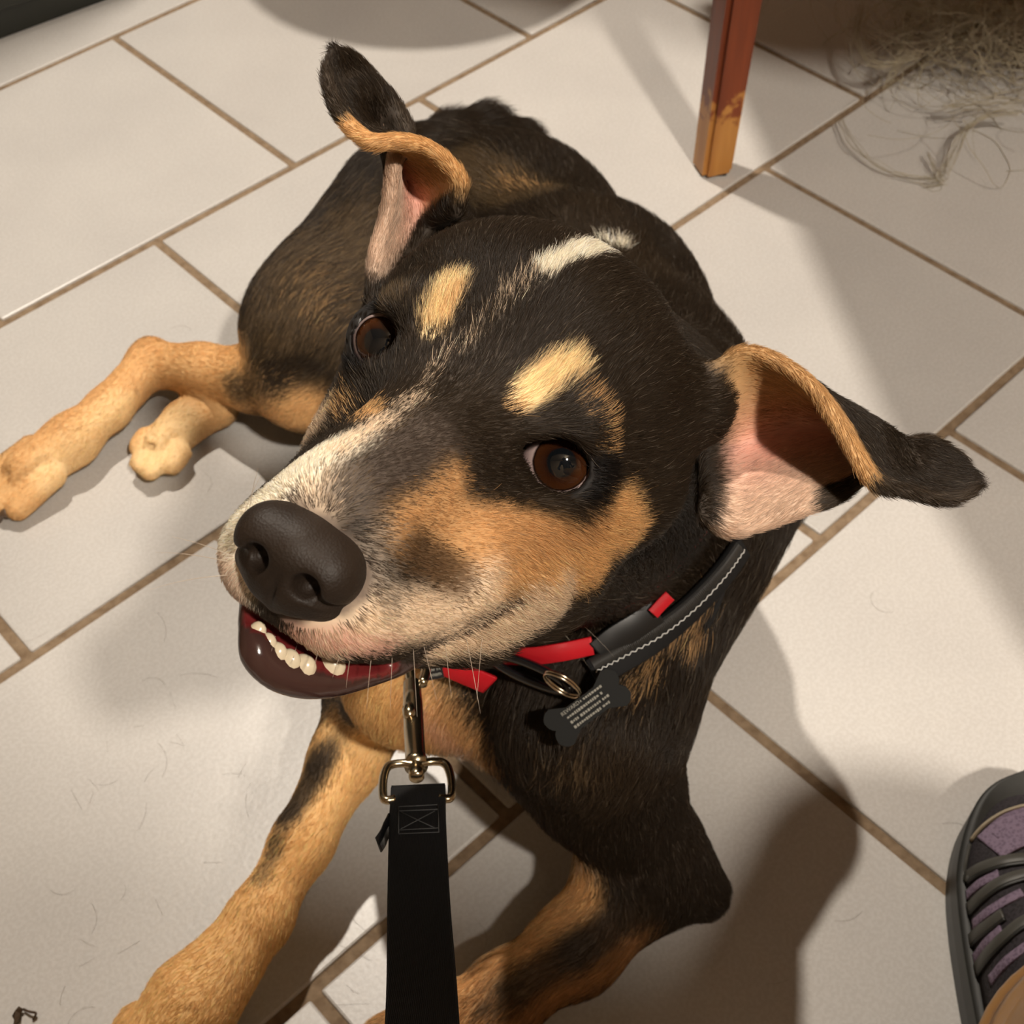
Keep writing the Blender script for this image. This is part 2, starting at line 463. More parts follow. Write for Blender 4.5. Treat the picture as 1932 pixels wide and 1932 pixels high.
for e, P in EAR.items():
    Pw = P.reshape(-1, 3) / 1e3 @ HR.T + HT
    s = np.repeat(np.linspace(0, 1, P.shape[0]), P.shape[1])
    lo, hi = Pw.min(0) - .008, Pw.max(0) + .008
    sl = window(lo, hi); sh = D[sl].shape
    E_ = np.full(sh, .05, np.float32); ox, oy, oz = (sl[i].start for i in range(3))
    ix = np.searchsorted(GX, Pw[:, 0]) - ox; iy = np.searchsorted(GY, Pw[:, 1]) - oy; iz = np.searchsorted(GZ, Pw[:, 2]) - oz
    gx, gy, gz = GX[sl[0]], GY[sl[1]], GZ[sl[2]]
    w_ = 4
    for p, a, b, c_, s_ in zip(Pw, ix, iy, iz, s):
        A = slice(max(a - w_, 0), a + w_); B = slice(max(b - w_, 0), b + w_); C_ = slice(max(c_ - w_, 0), c_ + w_)
        d_ = np.sqrt((gx[A] - p[0])[:, None, None] ** 2 + (gy[B] - p[1])[None, :, None] ** 2 + (gz[C_] - p[2])[None, None, :] ** 2) - (.0026 - .0006 * s_)
        E_[A, B, C_] = np.minimum(E_[A, B, C_], d_)
    D[sl] = smin(D[sl], E_, .005)
    for i in range(0, P.shape[0] - 10, 8):
        a, b = P[i].mean(0), P[i + 8].mean(0)

def surface_nets(D):
    ins = D < 0
    nx, ny, nz = D.shape
    cnt = np.zeros((nx - 1, ny - 1, nz - 1), np.uint8)
    for i in (0, 1):
        for j in (0, 1):
            for k in (0, 1): cnt += ins[i:nx - 1 + i, j:ny - 1 + j, k:nz - 1 + k]
    cells = np.argwhere((cnt > 0) & (cnt < 8))
    idx = np.full(cnt.shape, -1, np.int32); idx[tuple(cells.T)] = np.arange(len(cells)); del cnt
    off = np.array([(i, j, k) for i in (0, 1) for j in (0, 1) for k in (0, 1)])
    val = np.stack([D[tuple((cells + o).T)] for o in off], 1)
    acc = np.zeros((len(cells), 3)); num = np.zeros(len(cells))
    for a in range(8):
        for b in range(a + 1, 8):
            if np.abs(off[a] - off[b]).sum() != 1: continue
            cr = (val[:, a] < 0) != (val[:, b] < 0)
            t = np.where(cr, val[:, a] / (val[:, a] - val[:, b] + 1e-20), 0)
            acc += np.where(cr[:, None], off[a] + t[:, None] * (off[b] - off[a]), 0); num += cr
    fr = acc / num[:, None]
    V = np.stack([g[cells[:, i]] + fr[:, i] * (g[cells[:, i] + 1] - g[cells[:, i]]) for i, g in enumerate((GX, GY, GZ))], 1)
    F = []
    for ax in range(3):
        s0 = [slice(None)] * 3; s1 = [slice(None)] * 3; s0[ax] = slice(0, -1); s1[ax] = slice(1, None)
        a, b = ins[tuple(s0)], ins[tuple(s1)]
        e = np.argwhere(a != b)
        o1, o2 = [(1, 2), (2, 0), (0, 1)][ax]
        e = e[(e[:, o1] > 0) & (e[:, o2] > 0) & (e[:, o1] < D.shape[o1] - 1) & (e[:, o2] < D.shape[o2] - 1)]
        flip = ~a[tuple(e.T)]
        def at(d1, d2):
            q = e.copy(); q[:, o1] -= d1; q[:, o2] -= d2; return idx[tuple(q.T)]
        q = np.stack([at(1, 1), at(0, 1), at(0, 0), at(1, 0)], 1)
        q[flip] = q[flip][:, ::-1]
        F.append(q)
    return V, np.concatenate(F)
BV, BF = surface_nets(D)
del D
print('body', len(BV), len(BF))

def smooth(V, F, it, lam=.5):
    e = np.concatenate([F[:, [0, 1]], F[:, [1, 2]], F[:, [2, 3]], F[:, [3, 0]]])
    for _ in range(it):
        acc = np.zeros_like(V); num = np.zeros(len(V))
        for a, b in ((0, 1), (1, 0)):
            for c in range(3): acc[:, c] += np.bincount(e[:, a], V[e[:, b], c], len(V))
            num += np.bincount(e[:, a], minlength=len(V))
        V = V + lam * (acc / np.maximum(num, 1)[:, None] - V)
    return V
BV = smooth(BV, BF, 2, .5)
BV[:, 2] = np.maximum(BV[:, 2], 0.0004)
def vnormals(V, F):
    n = np.cross(V[F[:, 2]] - V[F[:, 0]], V[F[:, 3]] - V[F[:, 1]])
    N = np.zeros_like(V)
    for k in range(4):
        for c in range(3): N[:, c] += np.bincount(F[:, k], n[:, c], len(V))
    return N / (np.linalg.norm(N, axis=1)[:, None] + 1e-12)
BN = vnormals(BV, BF)

# ------------------------------------------------------------------ coat colours, laid on as strokes over the body
bvh = BVHTree.FromPolygons([tuple(p) for p in BV.tolist()], [tuple(q) for q in BF.tolist()])
def hit(px, py):
    d = ray_dir(px, py); d /= np.linalg.norm(d)
    loc, nor, idx, dist = bvh.ray_cast(Vector(CP), Vector(d))
    if loc is None: return W(px, py, .05), .8
    return np.array(loc), dist
BLACK, DARK, AGOUTI = (.032, .0215, .0130), (.050, .033, .019), (.130, .088, .046)
TAN, TANL, RUST, OCHRE = (.76, .46, .20), (.94, .69, .37), (.46, .22, .080), (.60, .345, .15)
CREAM, WHITE, GREY, PINK = (.80, .62, .44), (.96, .87, .70), (.34, .28, .22), (.78, .48, .37)
LIPC, MOUTH = (.050, .024, .020), (.13, .016, .016)
STROKES = []     # (A, B, radius, colour, strength, softness)
def st(col, r, *px, w=1.0, soft=.35):
    pts = [hit(*p) for p in px]
    if len(pts) == 1: pts = pts * 2
    for (a, da), (b, db) in zip(pts, pts[1:]):
        STROKES.append((a, b, r * (da + db) / 2 / FPX, np.array(col), w, soft))
def st3(col, r, *pts, w=1.0, soft=.35):
    for a, b in zip(pts, pts[1:]): STROKES.append((np.asarray(a, float), np.asarray(b, float), r, np.array(col), w, soft))

# body: brindled brown haunch, black shoulders
st(AGOUTI, 130, (640, 480), (560, 560), w=.75, soft=.8); st((.22, .15, .08), 100, (690, 440), (600, 520), (540, 620), w=.35, soft=.9); st(TAN, 40, (600, 520), (620, 560), w=.18, soft=.9); st(BLACK, 40, (700, 560), (660, 640), w=.6, soft=.8)
st(AGOUTI, 60, (880, 320), (1000, 370), w=.9); st(TAN, 18, (960, 350), (1010, 360), w=.35, soft=.9)
st(DARK, 90, (1100, 420), (1200, 500), w=.8)
# right hind leg
st(TAN, 95, (420, 700), (300, 690), (180, 790), (40, 900), soft=.25); st(TAN, 60, (480, 745), (580, 770), soft=.4)
st(TANL, 40, (350, 730), (230, 780), (100, 890), w=.6); st(BLACK, 34, (440, 738), (520, 712), (585, 690), w=.9, soft=.7)
st(TAN, 90, (360, 780), (300, 860)); st(TANL, 50, (330, 800), (290, 860), w=.7)
# right foreleg
st((.92, .58, .25), 110, (740, 1330), (650, 1470), (560, 1620), (450, 1780), (330, 1900)); st((.95, .58, .24), 75, (520, 1640), (430, 1790), (330, 1900), w=.8)
st(DARK, 32, (655, 1345), (598, 1435), (548, 1525), w=.95, soft=.45); st(DARK, 20, (548, 1525), (515, 1600), (490, 1650), w=.6, soft=.8)
st3(TAN, .042, W(850, 1950, .03), W(690, 2100, .02)); st3((.92, .58, .25), .042, W(400, 1830, .03), W(270, 2030, .02))
# chest: its tan dulled to ochre to carry the head's shade
st(TAN, 60, (800, 1330), (860, 1380), w=.9); st(OCHRE, 44, (850, 1350), (900, 1420), w=.9, soft=.6); st((.60, .45, .29), 34, (880, 1420), (930, 1475), (990, 1535), (1050, 1592), (1100, 1638), w=.95, soft=.7); st((.30, .20, .11), 60, (1110, 1440), (1180, 1510), w=.28, soft=.9)
st(PINK, 22, (800, 1340), (870, 1400), w=.4)
# left foreleg
st(BLACK, 110, (1230, 1500), (1280, 1640), soft=.3); st(DARK, 75, (1180, 1420), (1160, 1500), w=.7)
st(TAN, 60, (1080, 1690), (1010, 1780), (900, 1870), (840, 1920), soft=.35); st(RUST, 60, (1180, 1790), (1050, 1850), (940, 1920), w=.8, soft=.5)
st(DARK, 34, (1200, 1720), (1100, 1790), (980, 1860), w=.9, soft=.5); st(AGOUTI, 30, (980, 1860), (930, 1900), w=.7, soft=.7)
st(TAN, 26, (1290, 1170), (1330, 1120), w=.35, soft=1.0); st(TAN, 16, (1240, 1230), (1200, 1280), w=.5, soft=1.0); st(TAN, 14, (1330, 1160), (1310, 1190), w=.7, soft=.8)
# face
st(TANL, 30, (818, 612), (852, 540), soft=.28); st(TAN, 14, (858, 560), (835, 610), w=.5)
st(TANL, 32, (985, 745), (1030, 712), (1072, 695), soft=.28); st(TAN, 14, (975, 770), (960, 760), w=.6)
st(TAN, 13, (1100, 745), (1132, 800), (1143, 860), w=.55, soft=.6); st(AGOUTI, 18, (760, 568), (720, 575), w=.8)
st(OCHRE, 52, (850, 905), (800, 950), (750, 985), soft=.5); st(OCHRE, 60, (830, 985), (960, 1010), (1110, 1020), soft=.35)
st(TAN, 48, (1150, 1000), (1120, 1060), (1040, 1090), soft=.35); st(TAN, 46, (1160, 960), (1180, 1010), soft=.3); st(OCHRE, 40, (880, 1060), (1000, 1060))
st(BLACK, 30, (1000, 935), (1080, 950), (1135, 910), w=.9, soft=.5); st(BLACK, 24, (975, 880), (960, 930), w=.9, soft=.5)
st(CREAM, 56, (700, 1165), (830, 1155), (930, 1110), soft=.45); st(TAN, 40, (960, 1090), (1060, 1110), w=.6, soft=.5); st(CREAM, 44, (690, 1190), (620, 1200), (550, 1200), soft=.3); st(CREAM, 46, (1000, 1140), (930, 1185), (840, 1215), soft=.4)
st(CREAM, 45, (1060, 1110), (1000, 1165), w=.9, soft=.5); st(PINK, 30, (560, 1195), (640, 1205), (720, 1220), w=.75, soft=.6)
st((.13, .07, .030), 42, (775, 1035), (830, 1070), (865, 1090), w=.9, soft=.6); st(GREY, 30, (720, 1090), (740, 1130), w=.7, soft=.8); st(GREY, 36, (700, 1050), (720, 1000), w=.7, soft=.8)
st(WHITE, 66, (430, 1080), (450, 990), (520, 920), (600, 855), soft=.35); st(WHITE, 46, (590, 890), (665, 830), soft=.5); st(TAN, 26, (640, 770), (690, 785), w=.8, soft=.6)
st(CREAM, 32, (640, 850), (720, 795), w=.85, soft=.6); st(CREAM, 24, (720, 800), (775, 750), w=.45, soft=.8); st(CREAM, 12, (770, 750), (820, 690), (850, 660), w=.30, soft=.9)
st(CREAM, 50, (590, 945), (640, 915), w=.75, soft=.6); st((.075, .055, .042), 62, (680, 920), (760, 860), (820, 820), w=.95, soft=.55)
st(CREAM, 34, (470, 940), (520, 893), (568, 850), (600, 808), w=.9, soft=.4); st(WHITE, 30, (505, 920), (560, 872), soft=.4); st(TANL, 12, (618, 780), (632, 748), w=.8, soft=.5)
st(PINK, 30, (428, 1090), (440, 1140), w=.5)
st((.030, .018, .014), 6.5, (750, 1248), (800, 1224), (835, 1207), (870, 1190), (905, 1170), (940, 1147), (975, 1124), soft=.5)
st((.15, .11, .085), 15, (560, 950), (610, 985), (655, 1030), (688, 1080), (684, 1120), (650, 1150), w=.75, soft=.8)
# white flash on the crown
st(WHITE, 20, (1020, 518), (1075, 482), soft=.25); st(WHITE, 24, (1080, 480), (1130, 462), soft=.2); st(WHITE, 13, (1140, 462), (1172, 473), soft=.3); st3(WHITE, .0045, hit(1172, 473)[0], hit(1172, 473)[0] + HR @ np.array([.002, -.012, -.003]), soft=.4)
st(CREAM, 13, (1000, 530), (955, 570), w=.5, soft=.9); st(CREAM, 10, (950, 575), (900, 630), (870, 660), w=.22, soft=.9)

def seg_dist(P, A, B):
    d = B - A; L2 = d @ d + 1e-12
    h = np.clip((P - A) @ d / L2, 0, 1)
    return np.linalg.norm(P - A - h[:, None] * d, axis=1)
def path_dist(P, pts):
    return np.min([seg_dist(P, a, b) for a, b in zip(pts, pts[1:])], 0)
def coat(P, jitter=None, pick=None):
    C = np.tile(np.array(BLACK), (len(P), 1))
    for A, B, r, col, w, soft in STROKES:
        lo, hi = np.minimum(A, B) - r * 2.2, np.maximum(A, B) + r * 2.2
        i = np.nonzero(((P > lo) & (P < hi)).all(1))[0]
        if not len(i): continue
        d = seg_dist(P[i], A, B) / r
        if jitter is not None: d = d + jitter[i] * soft * .55
        k = np.clip((1 + soft - d) / (2 * soft), 0, 1); k = k * k * (3 - 2 * k) * w
        if pick is not None and soft >= .55: k = (pick[i] < k) * .85
        C[i] += k[:, None] * (col - C[i])
    return C

# combing: every primitive pulls the hair along its own direction
def comb(P):
    acc = np.zeros_like(P); ln = np.zeros(len(P)); ws = np.zeros(len(P))
    for kind, a, fv, L in PRIMS:
        if kind == 'c':
            c0, c1, ra, rb = a; lo = np.minimum(c0, c1) - max(ra, rb) - .03; hi = np.maximum(c0, c1) + max(ra, rb) + .03
        else:
            c0, rr, R_ = a; lo = c0 - max(rr) - .03; hi = c0 + max(rr) + .03
        i = np.nonzero(((P > lo) & (P < hi)).all(1))[0]
        if not len(i): continue
        q = P[i]
        s = f_cone(q[:, 0], q[:, 1], q[:, 2], *a) if kind == 'c' else f_ell(q[:, 0], q[:, 1], q[:, 2], *a)
        w = np.exp(-np.clip(np.abs(s), 0, .05) / .007)
        acc[i] += w[:, None] * fv; ln[i] += w * L; ws[i] += w
    return acc / (ws[:, None] + 1e-6), ln / (ws + 1e-9)
FLOW, HLEN = comb(BV)
hl = to_head(BV)
on_head = np.clip((hl[:, 1] + 85) / 40, 0, 1) * (np.linalg.norm(hl - (0, -10, -25), axis=1) < 125)
away = BV - HL(1.5, 100, -36); away /= np.linalg.norm(away, axis=1)[:, None]
FLOW = FLOW * (1 - on_head[:, None]) + away * on_head[:, None]
muz = np.clip((hl[:, 1] - 5) / 45, 0, 1)
HLEN = np.where(on_head > .5, .0066 * (1 - muz) + .0032 * muz, HLEN)
low = np.clip((-hl[:, 2] - 38) / 25, 0, 1) * (1 - np.clip((hl[:, 1] - 25) / 30, 0, 1)) * (on_head > .5)
HLEN = HLEN + low * .006
SPARSE = np.ones(len(BV)); WET = np.zeros(len(BV))
VC = coat(BV)

# ears: position on the sheet decides the colour
from mathutils.kdtree import KDTree
EARI = np.zeros(len(BV), bool)
for e, P in EAR.items():
    n_, m_ = P.shape[:2]
    Pw = (P.reshape(-1, 3) / 1e3 @ HR.T + HT)
    G = Pw.reshape(n_, m_, 3); ds = np.gradient(G, axis=0); dt = np.gradient(G, axis=1)
    nr = np.cross(ds, dt).reshape(-1, 3); nr /= np.linalg.norm(nr, axis=1)[:, None] + 1e-12
    view = CP - Pw; base = np.repeat(np.arange(n_) < n_ * .4, m_)
    if np.sum((nr * view).sum(1)[base]) < 0: nr = -nr
    along = ds.reshape(-1, 3); along = along / (np.linalg.norm(along, axis=1)[:, None] + 1e-12)
    kd = KDTree(len(Pw))
    for i, p in enumerate(Pw): kd.insert(p, i)
    kd.balance()
    cand = np.nonzero(((BV > Pw.min(0) - .004) & (BV < Pw.max(0) + .004)).all(1))[0]
    for v in cand:
        co, i, d = kd.find(BV[v])
        if d > .0048: continue
        s_, t_ = (i // m_) / (n_ - 1), (i % m_) / (m_ - 1)
        inner = (BN[v] @ nr[i]) > -.15
        fade = min(1.0, max(0.0, (s_ - .03) / .08))
        EARI[v] = True
        FLOW[v] = along[i]; HLEN[v] = .0052
        edge = min(t_, 1 - t_) < .05
        if inner or edge:
            if s_ > .62 or (s_ > .40 and t_ > .93): col = np.array(BLACK) if not edge else np.array(DARK)
            else:
                pk = math.exp(-((t_ - .52) / .24) ** 2) * math.exp(-((s_ - .22) / .24) ** 2)
                if t_ < .5: b_ = np.array(TAN) * (.75 if e == 'L' else .95)
                else: b_ = np.array(CREAM) * .50 + np.array(PINK) * .28
                col = b_ * (1 - pk) + np.array((.80, .40, .31)) * pk
                SPARSE[v] = 1 - .75 * pk; HLEN[v] = .0042
        else: col = np.array(BLACK)
        VC[v] = VC[v] * (1 - fade) + col * fade
# lids, lips, mouth
HAIRLESS = np.zeros(len(BV))
for c, rad, g in EYES.values():
    d = np.linalg.norm(BV - c, axis=1)
    VC[d < rad + .0045] = (.008, .006, .005); HAIRLESS[d < rad + .0021] = 1; WET[d < rad + .0012] = .7
lipw = [HL(*p) for p in catmull(LIP, 40)]
d = path_dist(BV, lipw); k = d < .0056
low_ = k & (hl[:, 2] < -56) & (hl[:, 1] > 40)
VC[low_] = LIPC; HAIRLESS[low_] = 1; WET[low_] = 1
cut = [HL(9, 78, -64), HL(-14, 70, -66.5), HL(-20, 59, -65)]
d = path_dist(BV, cut); k = (d < .0042); VC[k] = MOUTH; HAIRLESS[k] = 1; WET[k] = .8
inm = (np.abs(hl[:, 0] + 1) < 14) & (hl[:, 1] > 35) & (hl[:, 1] < 76) & (hl[:, 2] < -60) & (hl[:, 2] > -69) & ~low_ & (BN @ HR[:, 2] > .2)
VC[inm] = MOUTH; HAIRLESS[inm] = 1; WET[inm] = .9
nosec = HL(2, 88, -46); HAIRLESS[f_ell(hl[:, 0], hl[:, 1], hl[:, 2], (1.5, 87, -45), (14.6, 12, 11.8), np.eye(3)) < 0] = 1
HAIRLESS[BV[:, 2] < .0015] = 1

dog = empty('dog', (0.05, 0.50, 0.0))
tag(dog, 'black and tan dog with white blaze lying on the tiles, looking up', 'dog')
m = NT('coat'); at_ = m.node('ShaderNodeAttribute', _attribute_name='coat'); m.link(at_.outputs['Color'], m.b.inputs['Base Color'])
mr = m.node('ShaderNodeMapRange', To_Min=0.75, To_Max=0.16); m.link(at_.outputs['Alpha'], mr.inputs[0]); m.link(mr.outputs[0], m.b.inputs['Roughness'])
COAT = m.mat
def raw_mesh(name, V, F):
    me = bpy.data.meshes.new(name); k = F.shape[1]
    me.vertices.add(len(V)); me.vertices.foreach_set('co', V.astype(np.float32).ravel())
    me.loops.add(len(F) * k); me.loops.foreach_set('vertex_index', F.astype(np.int32).ravel())
    me.polygons.add(len(F)); me.polygons.foreach_set('loop_start', np.arange(0, len(F) * k, k, dtype=np.int32))
    me.update(); me.validate(); return me
me = raw_mesh('body', BV, BF)
ca = me.color_attributes.new('coat', 'FLOAT_COLOR', 'POINT')
ca.data.foreach_set('color', np.concatenate([VC, WET[:, None]], 1).astype(np.float32).ravel())
body = link_mesh('body', me, COAT, dog)

# ------------------------------------------------------------------ fur
tri = np.concatenate([BF[:, [0, 1, 2]], BF[:, [0, 2, 3]]])
area = np.linalg.norm(np.cross(BV[tri[:, 1]] - BV[tri[:, 0]], BV[tri[:, 2]] - BV[tri[:, 0]]), axis=1) / 2
hv = np.clip(on_head + EARI, 0, 1)
dens = (3.0e6 + hv * 8.5e6) * SPARSE * (1 - HAIRLESS)
w = area * dens[tri].mean(1); w[HAIRLESS[tri].max(1) > .5] = 0
w[(BV[tri].mean(1)[:, 2] < .004)] = 0
NH = int(w.sum()); NH = min(NH, 1100000); print('NH', NH)
ti = RNG.choice(len(tri), NH, p=w / w.sum())
r1, r2 = np.sqrt(RNG.random(NH)), RNG.random(NH)
bc = np.stack([1 - r1, r1 * (1 - r2), r1 * r2], 1)
T3 = tri[ti]
def ip(A): return (A[T3] * (bc[..., None] if A.ndim == 2 else bc)).sum(1)
root, nrm, flow, ln = ip(BV), ip(BN), ip(FLOW), ip(HLEN)
nrm /= np.linalg.norm(nrm, axis=1)[:, None] + 1e-9
root -= nrm * .0004
flow += RNG.normal(0, .14, flow.shape)
# slow waves so that locks lie differently
wv = np.sin(root @ np.array([61., 37., 53.])) * .22 + np.sin(root @ np.array([-143., 97., 71.])) * .12
flow += np.cross(flow, nrm) * wv[:, None]
flow -= nrm * (flow * nrm).sum(1)[:, None]
fl = np.linalg.norm(flow, axis=1)[:, None]; flow = flow / np.maximum(fl, 1e-6)
ln = ln * RNG.uniform(.65, 1.25, NH)
lift = np.maximum(RNG.uniform(.16, .42, NH), .0010 * RNG.uniform(.7, 1.3, NH) / ln)[:, None]
colr = coat(root + flow * (RNG.random(NH)[:, None] * .0 - .001), RNG.normal(0, 1, NH), RNG.random(NH))
earv = ip(EARI.astype(float)) > .3; vcol = ip(VC)
colr[earv] = vcol[earv]
keepdark = ip(np.linalg.norm(VC, axis=1)) < .016
colr[keepdark] = vcol[keepdark]
val = np.exp(RNG.normal(0, .20, NH))[:, None]
colr = np.clip(colr * val, .004, .97)
grey = RNG.random(NH) < .025; colr[grey] = colr[grey] * .5 + np.array([.16, .13, .10])
ag = (np.abs(vcol - np.array(AGOUTI)).max(1) < .05) & (RNG.random(NH) < .20); colr[ag] = colr[ag] * .4 + np.array([.20, .13, .065]) * .6
ts = np.array([0, .35, .7, 1.0])
pts = np.empty((NH, 4, 3))
for k, t in enumerate(ts):
    pts[:, k] = root + ln[:, None] * (flow * (t * .92) + nrm * lift * (t * (1.25 - .75 * t)))
pts[..., 2] = np.maximum(pts[..., 2], .0006)
rad0 = np.where(ip(hv) > .5, .000054, .00010)
radii = rad0[:, None] * np.array([1.0, .95, .7, .15])

# whiskers and stray guard hairs
wk = []
def whisk(px, dirpx, length, col=(.62, .52, .42), droop=.15):
    a, da = hit(*px); b = WD(dirpx[0], dirpx[1], da - .01)
    v = b - a; v /= np.linalg.norm(v)
    p = [a + v * length * t + np.array([0, 0, -droop]) * length * t * t for t in ts]
    wk.append((p, col))
for px, dp, L in [((455, 985), (490, 880), .016), ((470, 965), (478, 905), .02), ((432, 1060), (330, 1035), .022), ((430, 1085), (340, 1090), .024), ((440, 1050), (350, 1010), .02),
                  ((780, 1225), (785, 1330), .018), ((800, 1220), (820, 1300), .016), ((840, 1215), (850, 1300), .016), ((880, 1205), (905, 1330), .02), ((910, 1200), (900, 1300), .018),
                  ((700, 1245), (690, 1330), .014), ((740, 1240), (735, 1330), .015), ((640, 1240), (620, 1290), .008), ((600, 1230), (585, 1280), .008), ((560, 1218), (545, 1262), .008), ((520, 1200), (505, 1240), .007), ((660, 1245), (650, 1300), .010),
                  ((1060, 1190), (1110, 1250), .022), ((1100, 1180), (1180, 1250), .02), ((1020, 1195), (1060, 1280), .02)]:
    whisk(px, dp, L)
WP = np.array([p for p, c in wk]); WC = np.array([c for p, c in wk])
ALLP = np.concatenate([pts, WP]); ALLC = np.concatenate([colr, WC])
ALLR = np.concatenate([radii, np.tile(np.array([.00008, .00007, .00005, .00002]), (len(WP), 1))])
N = len(ALLP)
fc = bpy.data.hair_curves.new('fur')
fc.add_curves([4] * N)
fc.attributes['position'].data.foreach_set('vector', ALLP.astype(np.float32).ravel())
ra = fc.attributes.get('radius') or fc.attributes.new('radius', 'FLOAT', 'POINT')
ra.data.foreach_set('value', ALLR.astype(np.float32).ravel())
cc = fc.attributes.new('fur_color', 'FLOAT_COLOR', 'CURVE')
cc.data.foreach_set('color', np.concatenate([ALLC, np.ones((N, 1))], 1).astype(np.float32).ravel())
m = NT('fur_strands'); at_ = m.node('ShaderNodeAttribute', _attribute_name='fur_color'); m.link(at_.outputs['Color'], m.b.inputs['Base Color'])
m.set(Roughness=0.42, Specular_IOR_Level=0.35)
tr = m.node('ShaderNodeBsdfTranslucent'); m.link(at_.outputs['Color'], tr.inputs['Color'])
mxs = m.node('ShaderNodeMixShader'); mxs.inputs[0].default_value = .35
m.link(m.b.outputs[0], mxs.inputs[1]); m.link(tr.outputs[0], mxs.inputs[2]); m.link(mxs.outputs[0], m.n['Material Output'].inputs[0])
fur = bpy.data.objects.new('fur', fc); COL.objects.link(fur); fc.materials.append(m.mat)
fur.parent = dog; fur.matrix_parent_inverse = Matrix.Translation(-Vector(dog.location)); fur['kind'] = 'stuff'
print('hairs', N)

# ------------------------------------------------------------------ eyes, nose, teeth
def eye_material(name, pupil, iris_r):
    m = NT(name); m.set(Roughness=0.04, Specular_IOR_Level=0.6, Coat_Weight=0.5, Coat_Roughness=0.01)
    tc = m.node('ShaderNodeTexCoord'); sp = m.node('ShaderNodeSeparateXYZ'); m.link(tc.outputs['Normal'], sp.inputs[0])
    ac = m.node('ShaderNodeMath', _operation='ARCCOSINE'); m.link(sp.outputs[2], ac.inputs[0])
    nz = m.node('ShaderNodeTexNoise', Scale=9, Detail=4); m.link(tc.outputs['Normal'], nz.inputs['Vector'])
    ad = m.node('ShaderNodeMath', _operation='MULTIPLY_ADD'); m.link(nz.outputs[0], ad.inputs[0]); ad.inputs[1].default_value = .05; m.link(ac.outputs[0], ad.inputs[2])
    mr = m.node('ShaderNodeMapRange', From_Min=0.025, From_Max=1.6); m.link(ad.outputs[0], mr.inputs[0])
    s = 1 / 1.575
    r = m.ramp(mr.outputs[0], [(0, (.004, .005, .006)), (pupil * s - .012, (.004, .005, .006)), (pupil * s + .012, (.018, .006, .003)), ((pupil + iris_r) / 2 * s, (.038, .012, .004)), (iris_r * s - .03, (.050, .017, .006)),
                               (iris_r * s - .005, (.012, .005, .003)), (iris_r * s + .010, (.03, .015, .012)), (iris_r * s + .045, (.60, .45, .42)), (1, (.50, .30, .28))])
    m.link(r.outputs[0], m.b.inputs['Base Color']); return m.mat
for side, (c, rad, g) in EYES.items():
    bm = bmesh.new(); bmesh.ops.create_uvsphere(bm, u_segments=48, v_segments=32, radius=rad)
    o = bm_obj('eye', bm, eye_material('eye_surface', .37, 0.72 if side == 'R' else .735), dog)
    o.matrix_parent_inverse = Matrix.Translation(-Vector(dog.location))
    q = Vector(g).to_track_quat('Z', 'Y'); o.rotation_mode = 'QUATERNION'; o.rotation_quaternion = q; o.location = c
    tag(o, 'shiny brown eye')

def local_field(lo, hi, h):
    global GX, GY, GZ
    GX, GY, GZ = (np.arange(a, b, h).astype(np.float32) for a, b in zip(lo, hi))
    return np.full((len(GX), len(GY), len(GZ)), 9.0, np.float32)
# nose leather in head-frame millimetres
Dn = local_field((-20, 66, -68), (24, 108, -26), .55)
X, Y, Z = GX[:, None, None], GY[None, :, None], GZ[None, None, :]
I3 = np.eye(3)
def nj(s, k, sub=False):
    global Dn
    Dn = smax(Dn, -s, k) if sub else smin(Dn, s, k)
nj(f_ell(X, Y, Z, (1.5, 86, -44.5), (15.0, 12, 11.5), I3), 4)
nj(f_ell(X, Y, Z, (1.5, 89, -41), (10, 9, 7), I3), 4)
for s in (1, -1):
    nj(f_ell(X, Y, Z, (1.5 + s * 9.2, 89.5, -43), (7.2, 8.2, 8.0), I3), 4)
    nj(f_cone(X, Y, Z, (1.5 + s * 4, 90, -52), (1.5 + s * 12, 84, -52), 5.0, 4.0), 3)
nj(f_cone(X, Y, Z, (1.5, 92, -50), (1.5, 87, -56), 5.0, 3.6), 3)
for s in (1, -1):
    nj(f_ell(X, Y, Z, (1.5 + s * 7.0, 99, -46.5), (3.7, 8.0, 3.7), I3), 1.4, True)
    nj(f_cone(X, Y, Z, (1.5 + s * 8.5, 97.5, -48.5), (1.5 + s * 16.5, 88, -49.5), 2.2, 1.5), 1.2, True)
nj(f_cone(X, Y, Z, (1.5, 99.5, -46), (1.5, 90, -64), .9, 1.0), 1.2, True)
nv, nf = surface_nets(Dn)
nv = smooth(nv, nf, 2)
nv = (nv - (1.5, 86, -44)) * (.93, .97, .93) + (2.0, 86, -43.2)
m = NT('nose_leather'); m.set(Roughness=0.55, Specular_IOR_Level=0.28)
tc = m.node('ShaderNodeTexCoord'); vo = m.node('ShaderNodeTexVoronoi', Scale=1500); m.link(tc.outputs['Object'], vo.inputs['Vector'])
nz = m.node('ShaderNodeTexNoise', Scale=60); m.link(tc.outputs['Object'], nz.inputs['Vector'])
r = m.ramp(nz.outputs[0], [(.3, (.013, .008, .005)), (.7, (.022, .014, .009))]); m.link(r.outputs[0], m.b.inputs['Base Color'])
m.bump(vo.outputs['Distance'], .22, .0004)
nose = link_mesh('nose', raw_mesh('nose', nv / 1e3 @ HR.T + HT, nf), m.mat, dog); tag(nose, 'dark brown leathery nose')

